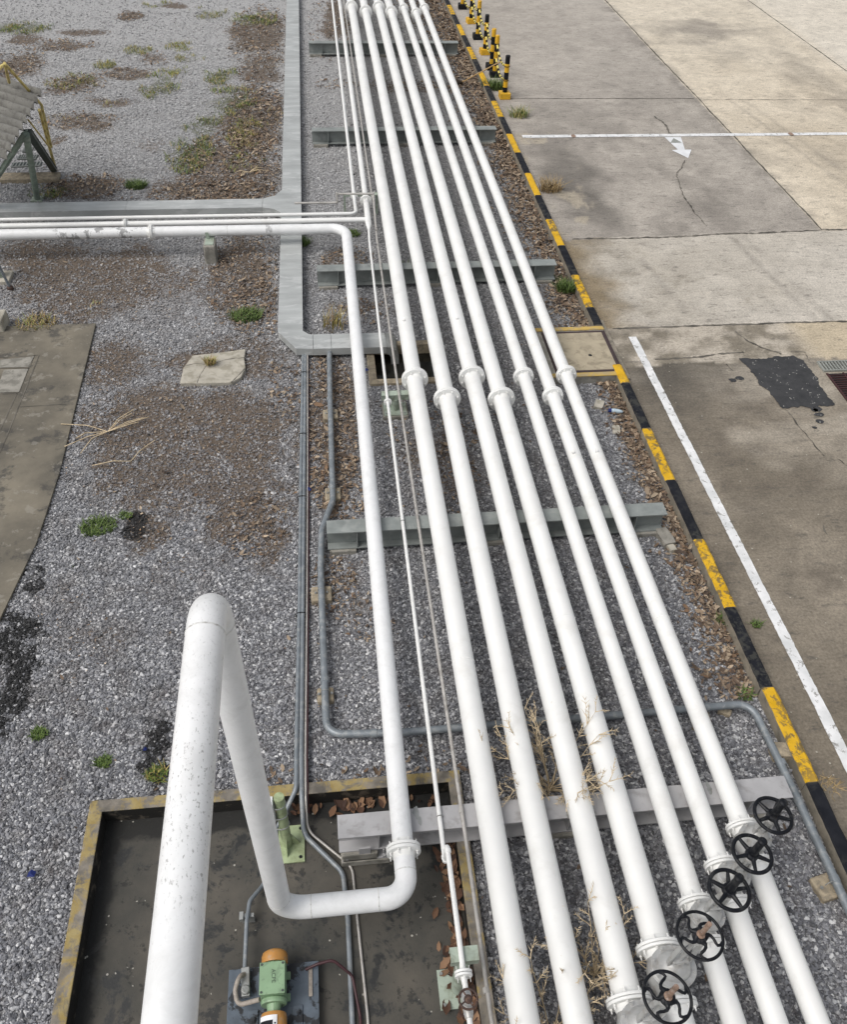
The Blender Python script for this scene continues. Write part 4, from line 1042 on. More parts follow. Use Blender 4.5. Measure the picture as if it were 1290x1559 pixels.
# green T-support beside the sump
def tsupport(c, label, w=.30, hz=.33, z0=0., m='greygreen', plate=True):
    t = thing('pipe_support', label, 'pipe support', (c[0], c[1], z0))
    if plate:
        s = MB(); s.box(c[0] - .17, c[0] + .17, c[1] - .16, c[1] + .16, z0 - .08, z0 + .05); s.build('plinth', [M['concrete']], t, .01)
    zz = z0 + (.051 if plate else 0)
    s = MB(); s.box(c[0] - .15, c[0] + .15, c[1] - .14, c[1] + .14, zz, zz + .014); s.build('base_plate', [M[m]], t)
    s = MB(); s.lathe([(.055, 0), (.055, hz - zz - .10)], (c[0], c[1], zz + .0145), n=20, smooth=True); s.build('post', [M[m]], t)
    s = MB(); s.box(c[0] - w / 2, c[0] + w / 2, c[1] - .05, c[1] + .05, hz - .012, hz); s.box(c[0] - w / 2, c[0] + w / 2, c[1] - .047, c[1] - .037, hz - .085, hz - .0125); s.box(c[0] - w / 2, c[0] + w / 2, c[1] + .037, c[1] + .047, hz - .085, hz - .0125); s.build('head', [M[m]], t)
    for sx in (-1, 1):
        for sy in (-1, 1):
            b = MB(); b.lathe([(.014, 0), (.014, .014)], (c[0] + sx * .12, c[1] + sy * .11, zz + .0145), n=6); b.build('bolt', [M['galv2']], t)
    return t
tsupport((.80, 9.0), 'pale green T-shaped pipe support on base plate beside the dark drain sump', .36, BZ - .002)
t2 = tsupport((.70, 2.02), 'pale green pipe support bolted to the pit floor under the thin white line', .20, TZ + .28, -.14, 'greygreen', False)

# ------------------------------------------------------------------ sump
t = thing('drain_sump', 'square drain sump with concrete rim and black water under the pipes', 'drain sump', (1.05, 10.1, 0))
w = .11
s = MB()
s.box(SX0, SX1, SY0, SY0 + w, -.6, .03); s.box(SX0, SX1, SY1 - w, SY1, -.6, .03); s.box(SX0, SX0 + w, SY0 + w + .001, SY1 - w - .001, -.6, .03); s.box(SX1 - w, SX1, SY0 + w + .001, SY1 - w - .001, -.6, .03)
s.build('rim', [M['brick']], t, .01)
s = MB(); s.box(SX0 + w - .02, SX1 - w + .02, SY0 + w - .02, SY1 - w + .02, -.45, -.13); o = s.build('water', [M['water']], t)

# ------------------------------------------------------------------ cable trunking
def trunk():
    t = thing('cable_trunking', 'flat galvanised cable trunking running up the yard with a branch to the left', 'cable trunking', (-.58, 12, 0))
    z1, z0, zl = .165, .06, .165
    def piece(poly, name):
        c = V((sum(p[0] for p in poly) / len(poly), sum(p[1] for p in poly) / len(poly), 0))
        s = MB(); s.prism(poly, z0, z1 - .004); o = s.build(name, [M['galv']], t)
        l = MB(); l.prism([(p[0] + (p[0] - c.x) * .0 + math.copysign(.004, p[0] - c.x), p[1]) for p in poly], z1 - .0035, z1 + .002); l.build('lid', [M['galv']], o)
    xl, xr = -.755, -.405
    ys = [11.05, 12.2, 14.0]
    g = .003
    piece([(xl - .005, 11.04), (xr, 11.10), (xr, 12.25 - g), (xl, 12.25 - g)], 'straight_run'); piece([(xl, 12.25), (xr, 12.25), (xr, 14.35 - g), (xl, 14.35 - g)], 'straight_run')
    piece([(xl, 14.35), (xr, 14.35), (xr, 16.4 - g), (xl, 16.4 - g), (xl - .0, 15.62), (xl - .12, 15.36), (xl - .34, 15.24), (xl - .34, 14.88), (xl - .12, 14.80), (xl - .01, 14.66)], 'branch_junction')
    y = 16.4
    while y < 60:
        y2 = y + (2.9 if y < 30 else 10); piece([(xl, y), (xr, y), (xr, y2 - g), (xl, y2 - g)], 'straight_run'); y = y2
    x = xl - .342
    while x > -16:
        x2 = x - 2.4; piece([(x2 + g, 14.88), (x, 14.88), (x, 15.24), (x2 + g, 15.24)], 'branch_run'); x = x2
    piece([(xl - .005, 10.80), (-.50, 10.345), (-.26, 10.32), (-.26, 10.69), (xr + .09, 10.70), (xr, 10.80), (xr, 11.098), (xl - .005, 11.038)], 'bend')
    piece([(-.258, 10.32), (.0, 10.315), (.0, 10.69), (-.258, 10.69)], 'straight_run'); piece([(.003, 10.315), (.78, 10.30), (.78, 10.675), (.003, 10.69)], 'straight_run')
    # drop into the sump
    pts = [(.782, .165), (.86, .155), (.93, .10), (.965, .02), (.97, -.28), (.86, -.28), (.855, -.02), (.83, .03), (.782, .06)]
    s = MB(); n = len(pts); vs = [(a, 10.30, b) for a, b in pts] + [(a, 10.675, b) for a, b in pts]
    s.add(vs, [(i, (i + 1) % n, n + (i + 1) % n, n + i)[::-1] for i in range(n)]); s.add(vs[:n], [tuple(range(n))]); s.add(vs[n:], [tuple(range(n))[::-1]]); s.build('drop_end', [M['galv2']], t)
    for xx, yy in ((-.58, 11.4), (-.58, 13.0), (-.58, 16), (-.58, 18.5), (-2.2, 15.06), (-4, 15.06), (.4, 10.5)):
        f = MB(); f.box(xx - .05, xx + .05, yy - .05, yy + .05, -.03, z0 - .001); f.build('foot', [M['brick']], t)
trunk()

# ------------------------------------------------------------------ conduits
def conduit(pts, r, label, mat='conduit', name='conduit', bend=.12, joints=(), cat='conduit', group=None):
    pp = fillet(pts, bend, 8); t = thing(name, label, cat, tuple(V(pts[0])), group)
    p = MB(); p.tube(subdiv(pp, .5), r, 16); p.build('tube', [M[mat]], t)
    for c, ax in joints:
        q = MB(); q.lathe([(r, -.03), (r * 1.16, -.026), (r * 1.16, .026), (r, .03)], c, ax, 16); q.build('coupling', [M[mat]], t)
    return t
CZ = .10
def gp(px, py, z=CZ): return G(px, py, z)
big = [(-.03, 10.4, .09), (-.05, 9.5, CZ), (-.08, 7.25, CZ), (-.22, 6.78, CZ), (-.245, 6.2, CZ), (-.235, 4.16, CZ), (.40, 4.12, CZ), (2.2, 4.12, CZ), (3.80, 4.12, .12), (3.85, 3.2, .10), (3.88, 1.0, .10)]
conduit(big, .036, 'thick grey conduit bending round the beam and crossing under the pipes to the kerb', bend=.16,
        joints=[((-.06, 9.2, CZ), (0, 1, 0)), ((-.078, 7.5, CZ), (0, 1, 0)), ((-.246, 6.0, CZ), (0, 1, 0)), ((-.236, 4.75, CZ), (0, 1, 0)), ((.2, 4.133, CZ), (1, 0, 0)), ((3.35, 4.12, .115), (1, 0, 0)), ((3.853, 3.5, .10), (0, 1, 0)), ((3.86, 2.45, .10), (0, 1, 0))])
def block(x, y, sx, sy, h, label, rz=0., m='brick', strap=True, name='concrete_block', z0=-.03):
    t = thing(name, label, 'block', (x, y, 0), 'small blocks carrying the thick grey conduit', rz or .0001)
    s = MB(); s.box(-sx, sx, -sy, sy, z0, h)
    s.build('block', [M[m]], t, .02, 3)
    if strap:
        for sg in (-1, 1):
            b = MB(); b.lathe([(.014, 0), (.014, .012), (.008, .012), (.008, .022)], (sg * .06, 0, h), n=6); b.build('bolt', [M['galv2']], t)
        b = MB(); b.tube([(math.cos(a) * .039, 0, .10 + math.sin(a) * .039) for a in np.linspace(0, math.pi, 9)], .004, 6); b.build('strap', [M['galv2']], t)
block(-.06, 8.95, .10, .10, .062, 'small tan block under the thick conduit nearest the trunking')
block(-.075, 7.42, .095, .10, .062, 'tan block under the thick conduit just before it bends around the beam')
block(-.245, 5.88, .11, .10, .062, 'rounded tan block under the conduit in front of the beam end')
block(-.235, 4.62, .08, .08, .062, 'small pale block half buried under the conduit in near gravel')
block(3.30, 4.04, .11, .09, .062, 'broken tan concrete block under the conduit right of the pipes', 1.45)
block(3.80, 2.42, .10, .10, .062, 'beige block under the conduit beside the black kerb in near right corner', .2)
def rubble(x, y, s, label, m='concrete', name='concrete_chunk'):
    bm = bmesh.new(); bmesh.ops.create_icosphere(bm, subdivisions=2, radius=1)
    for v in bm.verts:
        k = v.co.copy(); v.co = V((max(-.72, min(.72, k.x * 1.1)), max(-.6, min(.6, k.y)), max(-.5, min(.45, k.z)))) * (1 + random.uniform(-.07, .07)); v.co = V((v.co.x * s[0], v.co.y * s[1], v.co.z * s[2]))
    me = bpy.data.meshes.new(name); bm.to_mesh(me); bm.free(); me.materials.append(M[m]); o = bpy.data.objects.new(name, me); COL.objects.link(o); o.location = (x, y, s[2] * .35); o.rotation_euler = (0, 0, random.uniform(0, 3)); return tag(o, label, 'rubble', 'loose lumps beside the kerb')
c = G(1012, 822); rubble(c.x, c.y, (.17, .12, .09), 'grey concrete lump lying beside the right end of the mid yard beam')
c = G(1020, 834); rubble(c.x, c.y, (.11, .07, .06), 'smaller pale lump in front of the grey concrete lump by the mid beam', 'lightconcrete')
c = G(912, 618); rubble(c.x, c.y, (.12, .10, .05), 'flat pale stone on gravel near the inspection cover', 'lightconcrete')
c = G(938, 656); rubble(c.x, c.y, (.11, .08, .04), 'pale stone chip on gravel below the crushed bottle', 'lightconcrete')
c = G(1195, 1150); rubble(c.x - .02, c.y, (.10, .20, .14), 'brown boulder wedged between the conduit and the kerb', 'brick')
c = G(1145, 1075); rubble(c.x - .30, c.y - .05, (.08, .06, .05), 'tan rubble piece beside the conduit block right of the pipes', 'brick')
# slim pair of conduits + cables along the left
SZ = .05
l1 = [(-.41, 10.34, .05), (-.45, 8, SZ), (-.475, 5.9, SZ), (-.51, 3.95, .09), (-.51, 3.66, .09), (-.64, 3.47, -.05), (-.66, 3.44, -.06)]
conduit(l1, .021, 'left one of two slim grey conduits, bending towards the green post in the pit', bend=.10, group='slim conduits and cables on the left')
q = G(420, 1250, -.05)
l2 = [(-.375, 10.34, .05), (-.41, 8, SZ), (-.44, 5.9, SZ), (-.465, 3.95, .09), (-.465, 3.60, .08), (-.46, 3.32, -.08), (-.14, 2.98, -.115), (-.115, 2.6, -.115), (-.12, -2, -.115)]
conduit(l2, .021, 'right one of two slim grey conduits, curving across the pit floor past the beam shoe', bend=.16, group='slim conduits and cables on the left')
l3 = [(-.345, 10.34, .05), (-.372, 8, .03), (-.40, 5.9, .03), (-.43, 3.95, .08), (-.43, 3.58, .075), (-.43, 3.36, -.10), (-.06, 3.02, -.125), (-.04, 2.6, -.125), (.0, 1.9, -.125), (.02, -2, -.125)]
conduit(l3, .011, 'thin grey tube beside the slim conduits, curving across the pit floor', 'thinpipe', 'conduit', .16, group='slim conduits and cables on the left')
l4 = [(-.335, 10.34, .03), (-.355, 8, .022), (-.385, 5.9, .022), (-.415, 3.9, .075), (-.415, 3.6, .06), (-.41, 3.5, -.06)]
conduit(l4, .009, 'dark red cable lying beside the slim conduits on the gravel', 'redcable', 'cable', .12, cat='cable', group='slim conduits and cables on the left')
for k, y in enumerate((9.9, 8.55, 7.38, 5.62, 4.55)):
    xx = float(np.interp(y, [3.95, 5.9, 8, 10.34], [-.488, -.457, -.43, -.392])); lbl = ['nearest the trunking', 'second from the trunking', 'level with the block before the beam', 'just below the mid beam', 'nearest the pit'][k]
    s = MB(); s.box(xx - .055, xx + .055, y - .012, y + .012, .012, .030); s.tube([(xx - .045 + .09 * f, y, .073 + .006 * math.sin(f * 3.14)) for f in np.linspace(0, 1, 5)], .005, 6)
    tag(s.build('conduit_clip', [M['blackband']]), 'dark clip holding the slim conduits, ' + lbl, 'clip', 'clips on the slim conduits')
s = MB(); s.box(-.20, .02, 2.74, 2.78, -.139, -.088); s.tube([(-.14, 2.76, -.088), (-.14, 2.76, -.07)], .008, 6); s.tube([(-.02, 2.76, -.088), (-.02, 2.76, -.07)], .008, 6)
tag(s.build('conduit_clip', [M['galv2']]), 'small steel clip holding two tubes on the pit floor behind the white elbow', 'clip', 'clips on the slim conduits')

# ------------------------------------------------------------------ green post in the pit
bx, by = -.60, 3.27
t = thing('post', 'pale green steel post with square base plate standing in the pit behind the riser', 'post', (bx, by, -.14))
s = MB(); s.box(bx - .16, bx + .145, by - .165, by + .16, -.139, -.120); s.build('base_plate', [M['palegreen']], t, .002)
s = MB(); s.lathe([(.042, 0), (.042, .83), (.040, .835), (.0, .836)], (bx, by, -.1195), n=24, smooth=False); s.build('tube', [M['palegreen']], t)
s = MB()
s.add([(bx + .043, by - .004, -.119), (bx + .11, by - .004, -.119), (bx + .043, by - .004, .05), (bx + .043, by + .004, -.119), (bx + .11, by + .004, -.119), (bx + .043, by + .004, .05)], [(0, 1, 2), (5, 4, 3), (0, 3, 4, 1), (1, 4, 5, 2), (2, 5, 3, 0)])
s.add([(bx - .004, by - .043, -.119), (bx - .004, by - .12, -.119), (bx - .004, by - .043, .05), (bx + .004, by - .043, -.119), (bx + .004, by - .12, -.119), (bx + .004, by - .043, .05)], [(2, 1, 0), (3, 4, 5), (1, 4, 3, 0), (2, 5, 4, 1), (0, 3, 5, 2)])
s.build('gusset', [M['palegreen']], t)
for sx in (-.12, .11):
    for sy in (-.125, .125):
        b = MB(); b.lathe([(.014, 0), (.014, .010)], (bx + sx, by + sy, -.1195), n=6); b.build('bolt', [M['blackband']], t)
s = MB(); s.box(bx - .13, bx - .05, by - .06, by + .02, .40, .70); s.build('switch_box', [M['labelwhite']], t, .006)
for zz in (.0, .18, .35):
    b = MB(); b.tube([(bx - .02 + .064 * math.cos(a), by + .048 * math.sin(a), zz + .25) for a in np.linspace(0, 6.2832, 17)], .006, 6, caps=False); b.build('band', [M['galv2']], t)
t = thing('conduit', 'short grey flexible conduit climbing the back of the green post', 'conduit', (bx - .07, by - .02, -.13))
p = MB(); p.tube(fillet([(-.66, 3.46, -.06), (-.69, 3.40, -.08), (bx - .075, by - .03, .05), (bx - .075, by - .03, .39)], .05, 6), .014, 12); p.build('tube', [M['conduit']], t)

# ------------------------------------------------------------------ motor pump
def pump():
    pz = -.055
    t = thing('pump_set', 'small orange and green motor pump on slate blue steel base in the pit', 'pump', (-.69, 1.95, -.14))
    a = (-1.03, -.355); y1 = 2.295
    s = MB(); s.box(a[0], a[1], .9, y1, pz - .01, pz); s.box(a[0] + .01, a[0] + .02, .9, y1 - .02, -.14, pz - .0105); s.box(a[1] - .02, a[1] - .01, .9, y1 - .02, -.14, pz - .0105); s.box(a[0] + .022, a[1] - .022, y1 - .02, y1 - .01, -.14, pz - .0105); s.build('base_plate', [M['steelblue']], t, .002)
    mx = -.675; mz = pz + .125
    # motor barrel with fins
    b = MB(); b.lathe([(.075, 2.02 - 2.0), (.078, .03), (.078, .26), (.075, .27)], (mx, 2.0, mz), (0, 1, 0), 28)
    for k in range(16):
        an = 2 * math.pi * k / 16; d = V((math.cos(an), 0, math.sin(an))); b.obox(V((mx, 2.03, mz)) + d * .083, V((mx, 2.26, mz)) + d * .083, .005, .014, up=d)
    b.box(mx - .11, mx + .11, 2.03, 2.08, pz + .001, pz + .03); b.box(mx - .11, mx + .11, 2.18, 2.23, pz + .001, pz + .03)
    b.lathe([(.092, 0), (.095, .01), (.095, .03), (.085, .04)], (mx, 1.985, mz), (0, 1, 0), 28); b.lathe([(.045, -.05), (.055, 0)], (mx, 1.985, mz), (0, 1, 0), 20)
    b.build('motor', [M['motorgreen']], t)
    c = MB(); c.lathe([(.096, 0), (.098, .01), (.098, .05), (.090, .075), (.065, .092), (.02, .098)], (mx, 2.262, mz), (0, 1, 0), 32, 0, True)
    for dx in (-.02, .02): c.box(mx + dx - .007, mx + dx + .007, 2.335, 2.342, mz + .072, mz + .078, 1)
    c.build('fan_cover', [M['orange'], M['blackband']], t)
    k = MB(); k.box(mx - .092, mx + .085, 2.025, 2.235, mz + .055, mz + .118); kb = k.build('terminal_box', [M['motorgreen']], t, .006)
    l = MB(); l.box(mx - .096, mx + .089, 2.021, 2.239, mz + .1185, mz + .134); lid = l.build('lid', [M['motorgreen']], kb, .004)
    for sx in (-.08, .073):
        for sy in (2.037, 2.223):
            q = MB(); q.lathe([(.009, 0), (.009, .004)], (mx + sx, sy, mz + .1341), n=10); q.build('screw', [M['darkgreen']], kb)
    # hand written letters on the lid
    fc = bpy.data.curves.new('marker_letters', 'FONT'); fc.body = 'ACPE'; fc.size = .040; fc.extrude = .0004; fc.align_x = 'CENTER'; fc.align_y = 'CENTER'
    fo = bpy.data.objects.new('tmp_letters', fc); COL.objects.link(fo); dg = bpy.context.evaluated_depsgraph_get(); mm = bpy.data.meshes.new_from_object(fo.evaluated_get(dg)); bpy.data.objects.remove(fo)
    mm.materials.clear(); mm.materials.append(M['ink']); lo = bpy.data.objects.new('marker_letters', mm); COL.objects.link(lo); lo.parent = kb
    o = V(kb['_o']); lo.location = V((mx + .005, 2.14, mz + .1353)) - o; lo.rotation_euler = (0, 0, R(-88))
    # orange drive casing
    d = MB(); d.lathe([(.05, .0), (.088, -.01), (.094, -.03), (.096, -.16), (.102, -.2), (.102, -.75)], (mx, 1.935, mz), (0, 1, 0), 32, 0, False); d.build('drive_casing', [M['orange']], t)
    for nm, x0, x1, y0, y1_, mat, rr in (('label_plate', -1.02, .32, 1.50, 1.895, 'labelwhite', .1045), ('label_panel', -.95, .02, 1.50, 1.862, 'blackband', .1065)):
        q = MB(); nn = 12; vs = []
        for yy in (y0, y1_):
            for i in range(nn):
                an = math.pi / 2 - (x0 + (x1 - x0) * i / (nn - 1)) - .0
                vs.append((mx + rr * math.cos(an), yy, mz + rr * math.sin(an)))
        q.add(vs, [(i, nn + i, nn + i + 1, i + 1) for i in range(nn - 1)]); q.build(nm, [M[mat]], t)
    for yy in (1.60, 1.68, 1.76, 1.84):
        q = MB(); an = math.pi / 2 - .17; q.lathe([(.006, 0), (.006, .003)], (mx + .106 * math.cos(an), yy, mz + .106 * math.sin(an)), (math.cos(an), 0, math.sin(an)), 8); q.build('rivet', [M['blackband']], t)
    for sx in (-1, 1):
        q = MB(); q.box(mx + sx * .125 - .028, mx + sx * .125 + .028, 1.55, 1.79, pz + .001, pz + .075); q.build('mounting_foot', [M['orange'] if sx < 0 else M['hose']], t, .006)
    q = MB(); q.box(mx - .20, mx - .125, 1.62, 2.0, pz + .0005, pz + .014); q.box(mx + .125, mx + .20, 1.62, 2.0, pz + .0005, pz + .014); q.build('bed_rail', [M['steelblue']], t, .004)
    for x_, y_ in ((mx - .16, 1.93), (mx + .165, 1.95), (mx + .165, 1.72)):
        b = MB(); b.lathe([(.022, 0), (.022, .015), (.014, .015), (.014, .03)], (x_, y_, pz + .0145), n=6); b.build('bolt', [M['steelblue']], t)
    b = MB(); b.box(-.43, -.40, 2.05, 2.25, pz + .0006, pz + .012); b.build('lifting_lug', [M['hose']], t, .004)
    # feed conduit, fitting, flexible hose
    cx, cy = -.905, 2.27
    hz = MB(); hz.tube(fillet([(cx + .005, 2.24, pz + .05), (cx - .03, 2.20, pz + .14), (cx - .06, 2.12, pz + .10), (cx - .04, 2.02, pz + .08), (mx - .10, 2.02, mz + .04)], .06, 6), .017, 14); hz.build('flexible_hose', [M['hose']], t)
    hz = MB(); hz.lathe([(.02, 0), (.03, .004), (.03, .03), (.022, .034)], (cx + .005, 2.19, pz + .03), (0, -.3, 1), 16); hz.lathe([(.034, 0), (.034, .03), (.026, .04)], (cx + .01, 2.12, pz + .06), (.2, 0, 1), 14); hz.obox((cx + .005, 2.28, pz + .05), (cx + .015, 2.08, pz + .05), .06, .05); hz.build('hose_fitting', [M['galv2']], t, .004)
    pcon = [(cx, 2.28, pz + .06), (cx, 2.62, pz + .05), (cx + .015, 2.78, pz + .04), (cx + .10, 2.92, -.10), (-.70, 3.1, -.12)]
    conduit(pcon, .017, 'grey conduit rising from the pit floor to the pump hose fitting', bend=.10)
    s = MB(); s.box(cx - .05, cx + .05, 2.66, 2.69, -.139, pz + .03); s.box(cx - .06, cx - .03, 2.64, 2.70, pz + .0, pz + .05); tag(s.build('conduit_clip', [M['galv2']]), 'bracket clip on the short conduit feeding the pump', 'clip', 'clips on the slim conduits')
    conduit([(-.45, 2.235, pz + .02), (-.36, 2.255, pz + .05), (-.24, 2.27, pz + .06), (-.10, 2.17, -.07), (-.055, 1.9, -.11), (-.05, -1, -.115)], .011, 'dark red cable arching from the pump base across the pit floor', 'redcable', 'cable', .08, cat='cable')
pump()

# ------------------------------------------------------------------ inspection cover by the kerb
t = thing('inspection_cover', 'beige slab cover in dark frame with yellow edged walls by the kerb', 'inspection cover', (3.6, 10.2, 0))
X0, X1, Y0, Y1 = 3.02, KX1 - .02, 9.47, 10.72
s = MB(); s.box(X0, X1, Y0, Y0 + .10, -.3, .112); s.box(X0, X1, Y1 - .10, Y1, -.3, .112); s.box(X0, X0 + .10, Y0 + .101, Y1 - .101, -.3, .112); s.build('wall', [M['concrete']], t, .008)
s = MB(); s.box(X0 - .003, X1 + .003, Y0 - .003, Y0 + .085, .1125, .13); s.box(X0 - .003, X1 + .003, Y1 - .085, Y1 + .003, .1125, .13); s.build('wall_edge', [M['fadedyellow']], t, .006)
s = MB(); a = .045
for q in ((X0 + .105, X1, Y0 + .105, Y0 + .15), (X0 + .105, X1, Y1 - .15, Y1 - .105), (X1 - .055, X1, Y0 + .151, Y1 - .151), (X0 + .105, X0 + .15, Y0 + .151, Y1 - .151)): s.box(*q, .02, .118)
s.build('frame', [M['darkframe']], t, .003)
s = MB(); s.box(X0 + .152, X1 - .057, Y0 + .152, Y1 - .152, .03, .122); cv = s.build('cover_slab', [M['tanconcrete']], t, .006)
c = G(899, 541, .122)
b = MB(); b.lathe([(.028, 0), (.028, .001)], (c.x, c.y, .1222), n=14); b.build('lifting_hole', [M['blackband']], cv)
s = MB(); s.box(X1 + .006, X1 + .10, Y0 + .02, Y1 + .3, -.1, .05); struct(s, 'kerb_channel', M['kerb'], .01)

# ------------------------------------------------------------------ broken slab
t = MB(); pl = [G(*q, .05) for q in ((293, 541), (340, 536), (374, 531), (372, 545), (374, 560), (367, 574), (352, 582), (310, 583), (274, 583), (279, 560))]
t.prism([(p.x, p.y) for p in pl][::-1], -.05, .05); o = t.build('concrete_slab', [M['lightconcrete']], None, .012)
tag(o, 'cracked square concrete slab with chipped corner lying in the gravel', 'concrete slab')
ck = MB()
for pts in (((279, 557), (300, 553), (316, 556), (345, 548), (374, 545)), ((300, 583), (306, 570), (316, 556)), ((318, 556), (310, 545)), ((352, 582), (366, 570), (374, 560))):
    ribbon(ck, [G(*q, .05) for q in pts], .014, .0515, .006, .04, .7)
k = ck.build('crack', [M['crack']]); k.parent = o

# ------------------------------------------------------------------ drain gratings at the right edge
t = thing('drain_grating', 'pale grey slotted grating at the right edge of the road', 'grating', (7.2, 9.62, .0))
x0, x1, y0, y1 = 7.08, 9.2, 9.50, 9.74
s = MB(); s.box(x0, x1, y0, y0 + .02, .006, .035); s.box(x0, x1, y1 - .02, y1, .006, .035); s.box(x0, x0 + .03, y0 + .021, y1 - .021, .006, .035); s.build('frame', [M['grate']], t)
s = MB(); x = x0 + .06
while x < x1: s.box(x, x + .02, y0 + .0215, y1 - .0215, .010, .033); x += .05
s.build('bars', [M['grate']], t); s = MB(); s.box(x0 + .032, x1, y0 + .022, y1 - .022, .0055, .0085); s.build('void', [M['drainblack']], t)
t = thing('drain_grating', 'dark red sunken drain grating running down the right edge of the road', 'grating', (7.3, 8.5, .0))
x0, x1, y0, y1 = 7.10, 7.62, 5.5, 9.46
s = MB(); s.box(x0, x0 + .03, y0, y1, .006, .02); s.box(x1 - .03, x1, y0, y1, .006, .02); s.box((x0 + x1) / 2 - .01, (x0 + x1) / 2 + .01, y0, y1, .007, .021); s.build('frame', [M['redgrate']], t)
s = MB(); y = y0
while y < y1 - .03: s.box(x0 + .031, x1 - .031, y, y + .016, .0065, .019); y += .052
s.build('bars', [M['redgrate']], t); s = MB(); s.box(x0, x1, y0, y1, .0047, .0058); s.build('void', [M['drainblack']], t)

# ------------------------------------------------------------------ white line across the road
bl = MB(); ribbon(bl, [(4.36, 18.44), (30, 18.27)], .15, .0120, .002, .1, .05)
struct(bl, 'road_cross_line', M['line'])
rs = MB()
for px in (872, 1206):
    x = G(px, 207).x; y = 18.44 - (x - 4.36) * .0066; blob(rs, [(x + .06 * math.cos(a), y + .085 * math.sin(a)) for a in np.linspace(0, 6.28, 9)[:-1]], .0160, .012, .02)
struct(rs, 'road_rust_marks', M['rust'])

# ------------------------------------------------------------------ bollards and plastic chains
def make_bollard(inv, label, base=True):
    t = thing('bollard', label, 'bollard', (0, 0, 0), 'striped bollards along the kerb')
    z = .004
    s = MB()
    if base:
        s.box(-.125, .125, -.125, .125, .004, .14); s.build('base', [M['blackband' if inv else 'bollyellow']], t, .012)
    else:
        s.lathe([(.11, .004), (.11, .03), (.06, .05)], n=20); s.build('base', [M['blackband']], t)
    p = MB(); z0 = .1405 if base else .05; H_ = .93; nb = 5; seg = (H_ - z0) / nb * np.array([.7, 1.05, 1.0, 1.15, 1.1]); z = z0
    for i in range(nb):
        zz = z + seg[i]; blackb = (i % 2 == (0 if not inv else 1))
        last = i == nb - 1
        p.lathe([(.055, z), (.055, zz)] if not last else [(.055, z), (.055, zz - .012), (.048, zz)], n=20, mi=1 if blackb else 0, smooth=False); z = zz
    p.build('post', [M['bollyellow'], M['blackband']], t)
    for zz in (.40, .70):
        h = MB(); h.tube([(.0 + .062 * math.cos(a), .062 * math.sin(a), zz) for a in np.linspace(0, 6.2832, 15)], .008, 6, caps=False); h.build('chain_ring', [M['blackband']], t)
    return t
BL = [  # base pixel, inverse colours, label
    ((768, 150), False, 'nearest striped bollard, black topped on a yellow cube base', True),
    ((753, 117), True, 'yellow topped bollard just behind the nearest one, standing in weeds', True),
    ((748, 106), True, 'yellow topped bollard standing directly behind another yellow topped one', True),
    ((738, 83), False, 'black topped bollard on a yellow cube base, fourth from the near end', True),
    ((727, 60), True, 'yellow topped bollard on a black cube base level with the far beam', True),
    ((717, 36), False, 'black topped bollard on a yellow base near the top of the photo', True),
    ((704, 14), True, 'yellow topped bollard on a black base at the very top of the photo', True),
    ((696, -8), False, 'farthest striped bollard, mostly above the top of the photo', True)]
spots = []
for i, (px, inv, lb, bs) in enumerate(BL):
    c = G(*px); b = make_bollard(inv, lb, bs); b.location = (c.x, c.y, 0); b.rotation_euler = (0, 0, random.uniform(-.1, .1)); spots.append(c)
def chain(a, b, z, label):
    t = MB(); n = 13; d = V((b.x - a.x, b.y - a.y, 0)); L = d.length; u = d.normalized(); P0 = a + u * .065; P1 = b - u * .065
    pts = [V((P0.x + (P1.x - P0.x) * f, P0.y + (P1.y - P0.y) * f, z - .16 * 4 * f * (1 - f))) for f in np.linspace(0, 1, n)]
    for i in range(n - 1):
        t.tube([pts[i], pts[i + 1]], .026 if i % 2 else .022, 8, mi=i % 2)
    o = t.build('plastic_chain', [M['blackband'], M['chainyellow']]); return tag(o, label, 'chain', 'black and yellow chains between the bollards')
names = ['nearest bollard and the yellow topped one behind it', 'third and fourth bollards from the near end', 'fourth bollard and the black based one beyond it', 'black based bollard and the next yellow based one', 'two bollards at the top edge of the photo']
for k, (i, j_) in enumerate(((0, 1), (2, 3), (3, 4), (4, 5), (5, 6))):
    chain(spots[i], spots[j_], .72, 'upper plastic chain between the ' + names[k]); chain(spots[i], spots[j_], .42, 'lower plastic chain between the ' + names[k])

# ------------------------------------------------------------------ broom leaning on the kerb
a = G(703, 126, .06); b = GY(763, 94, 21.6)
t = thing('broom', 'yellowish wooden broom leaning over the kerb with its head in the leaves', 'broom', tuple(a))
p = MB(); bb = G(763, 94, .75); p.tube([a, bb], .014, 10); p.build('handle', [M['wood']], t)
p = MB(); p.tube([(a.x - .28, a.y - .05, .05), (a.x - .1, a.y - .02, .07), (a.x + .02, a.y, .07)], .05, 10, radii=[.10, .07, .025]); p.build('head', [M['bristle']], t)

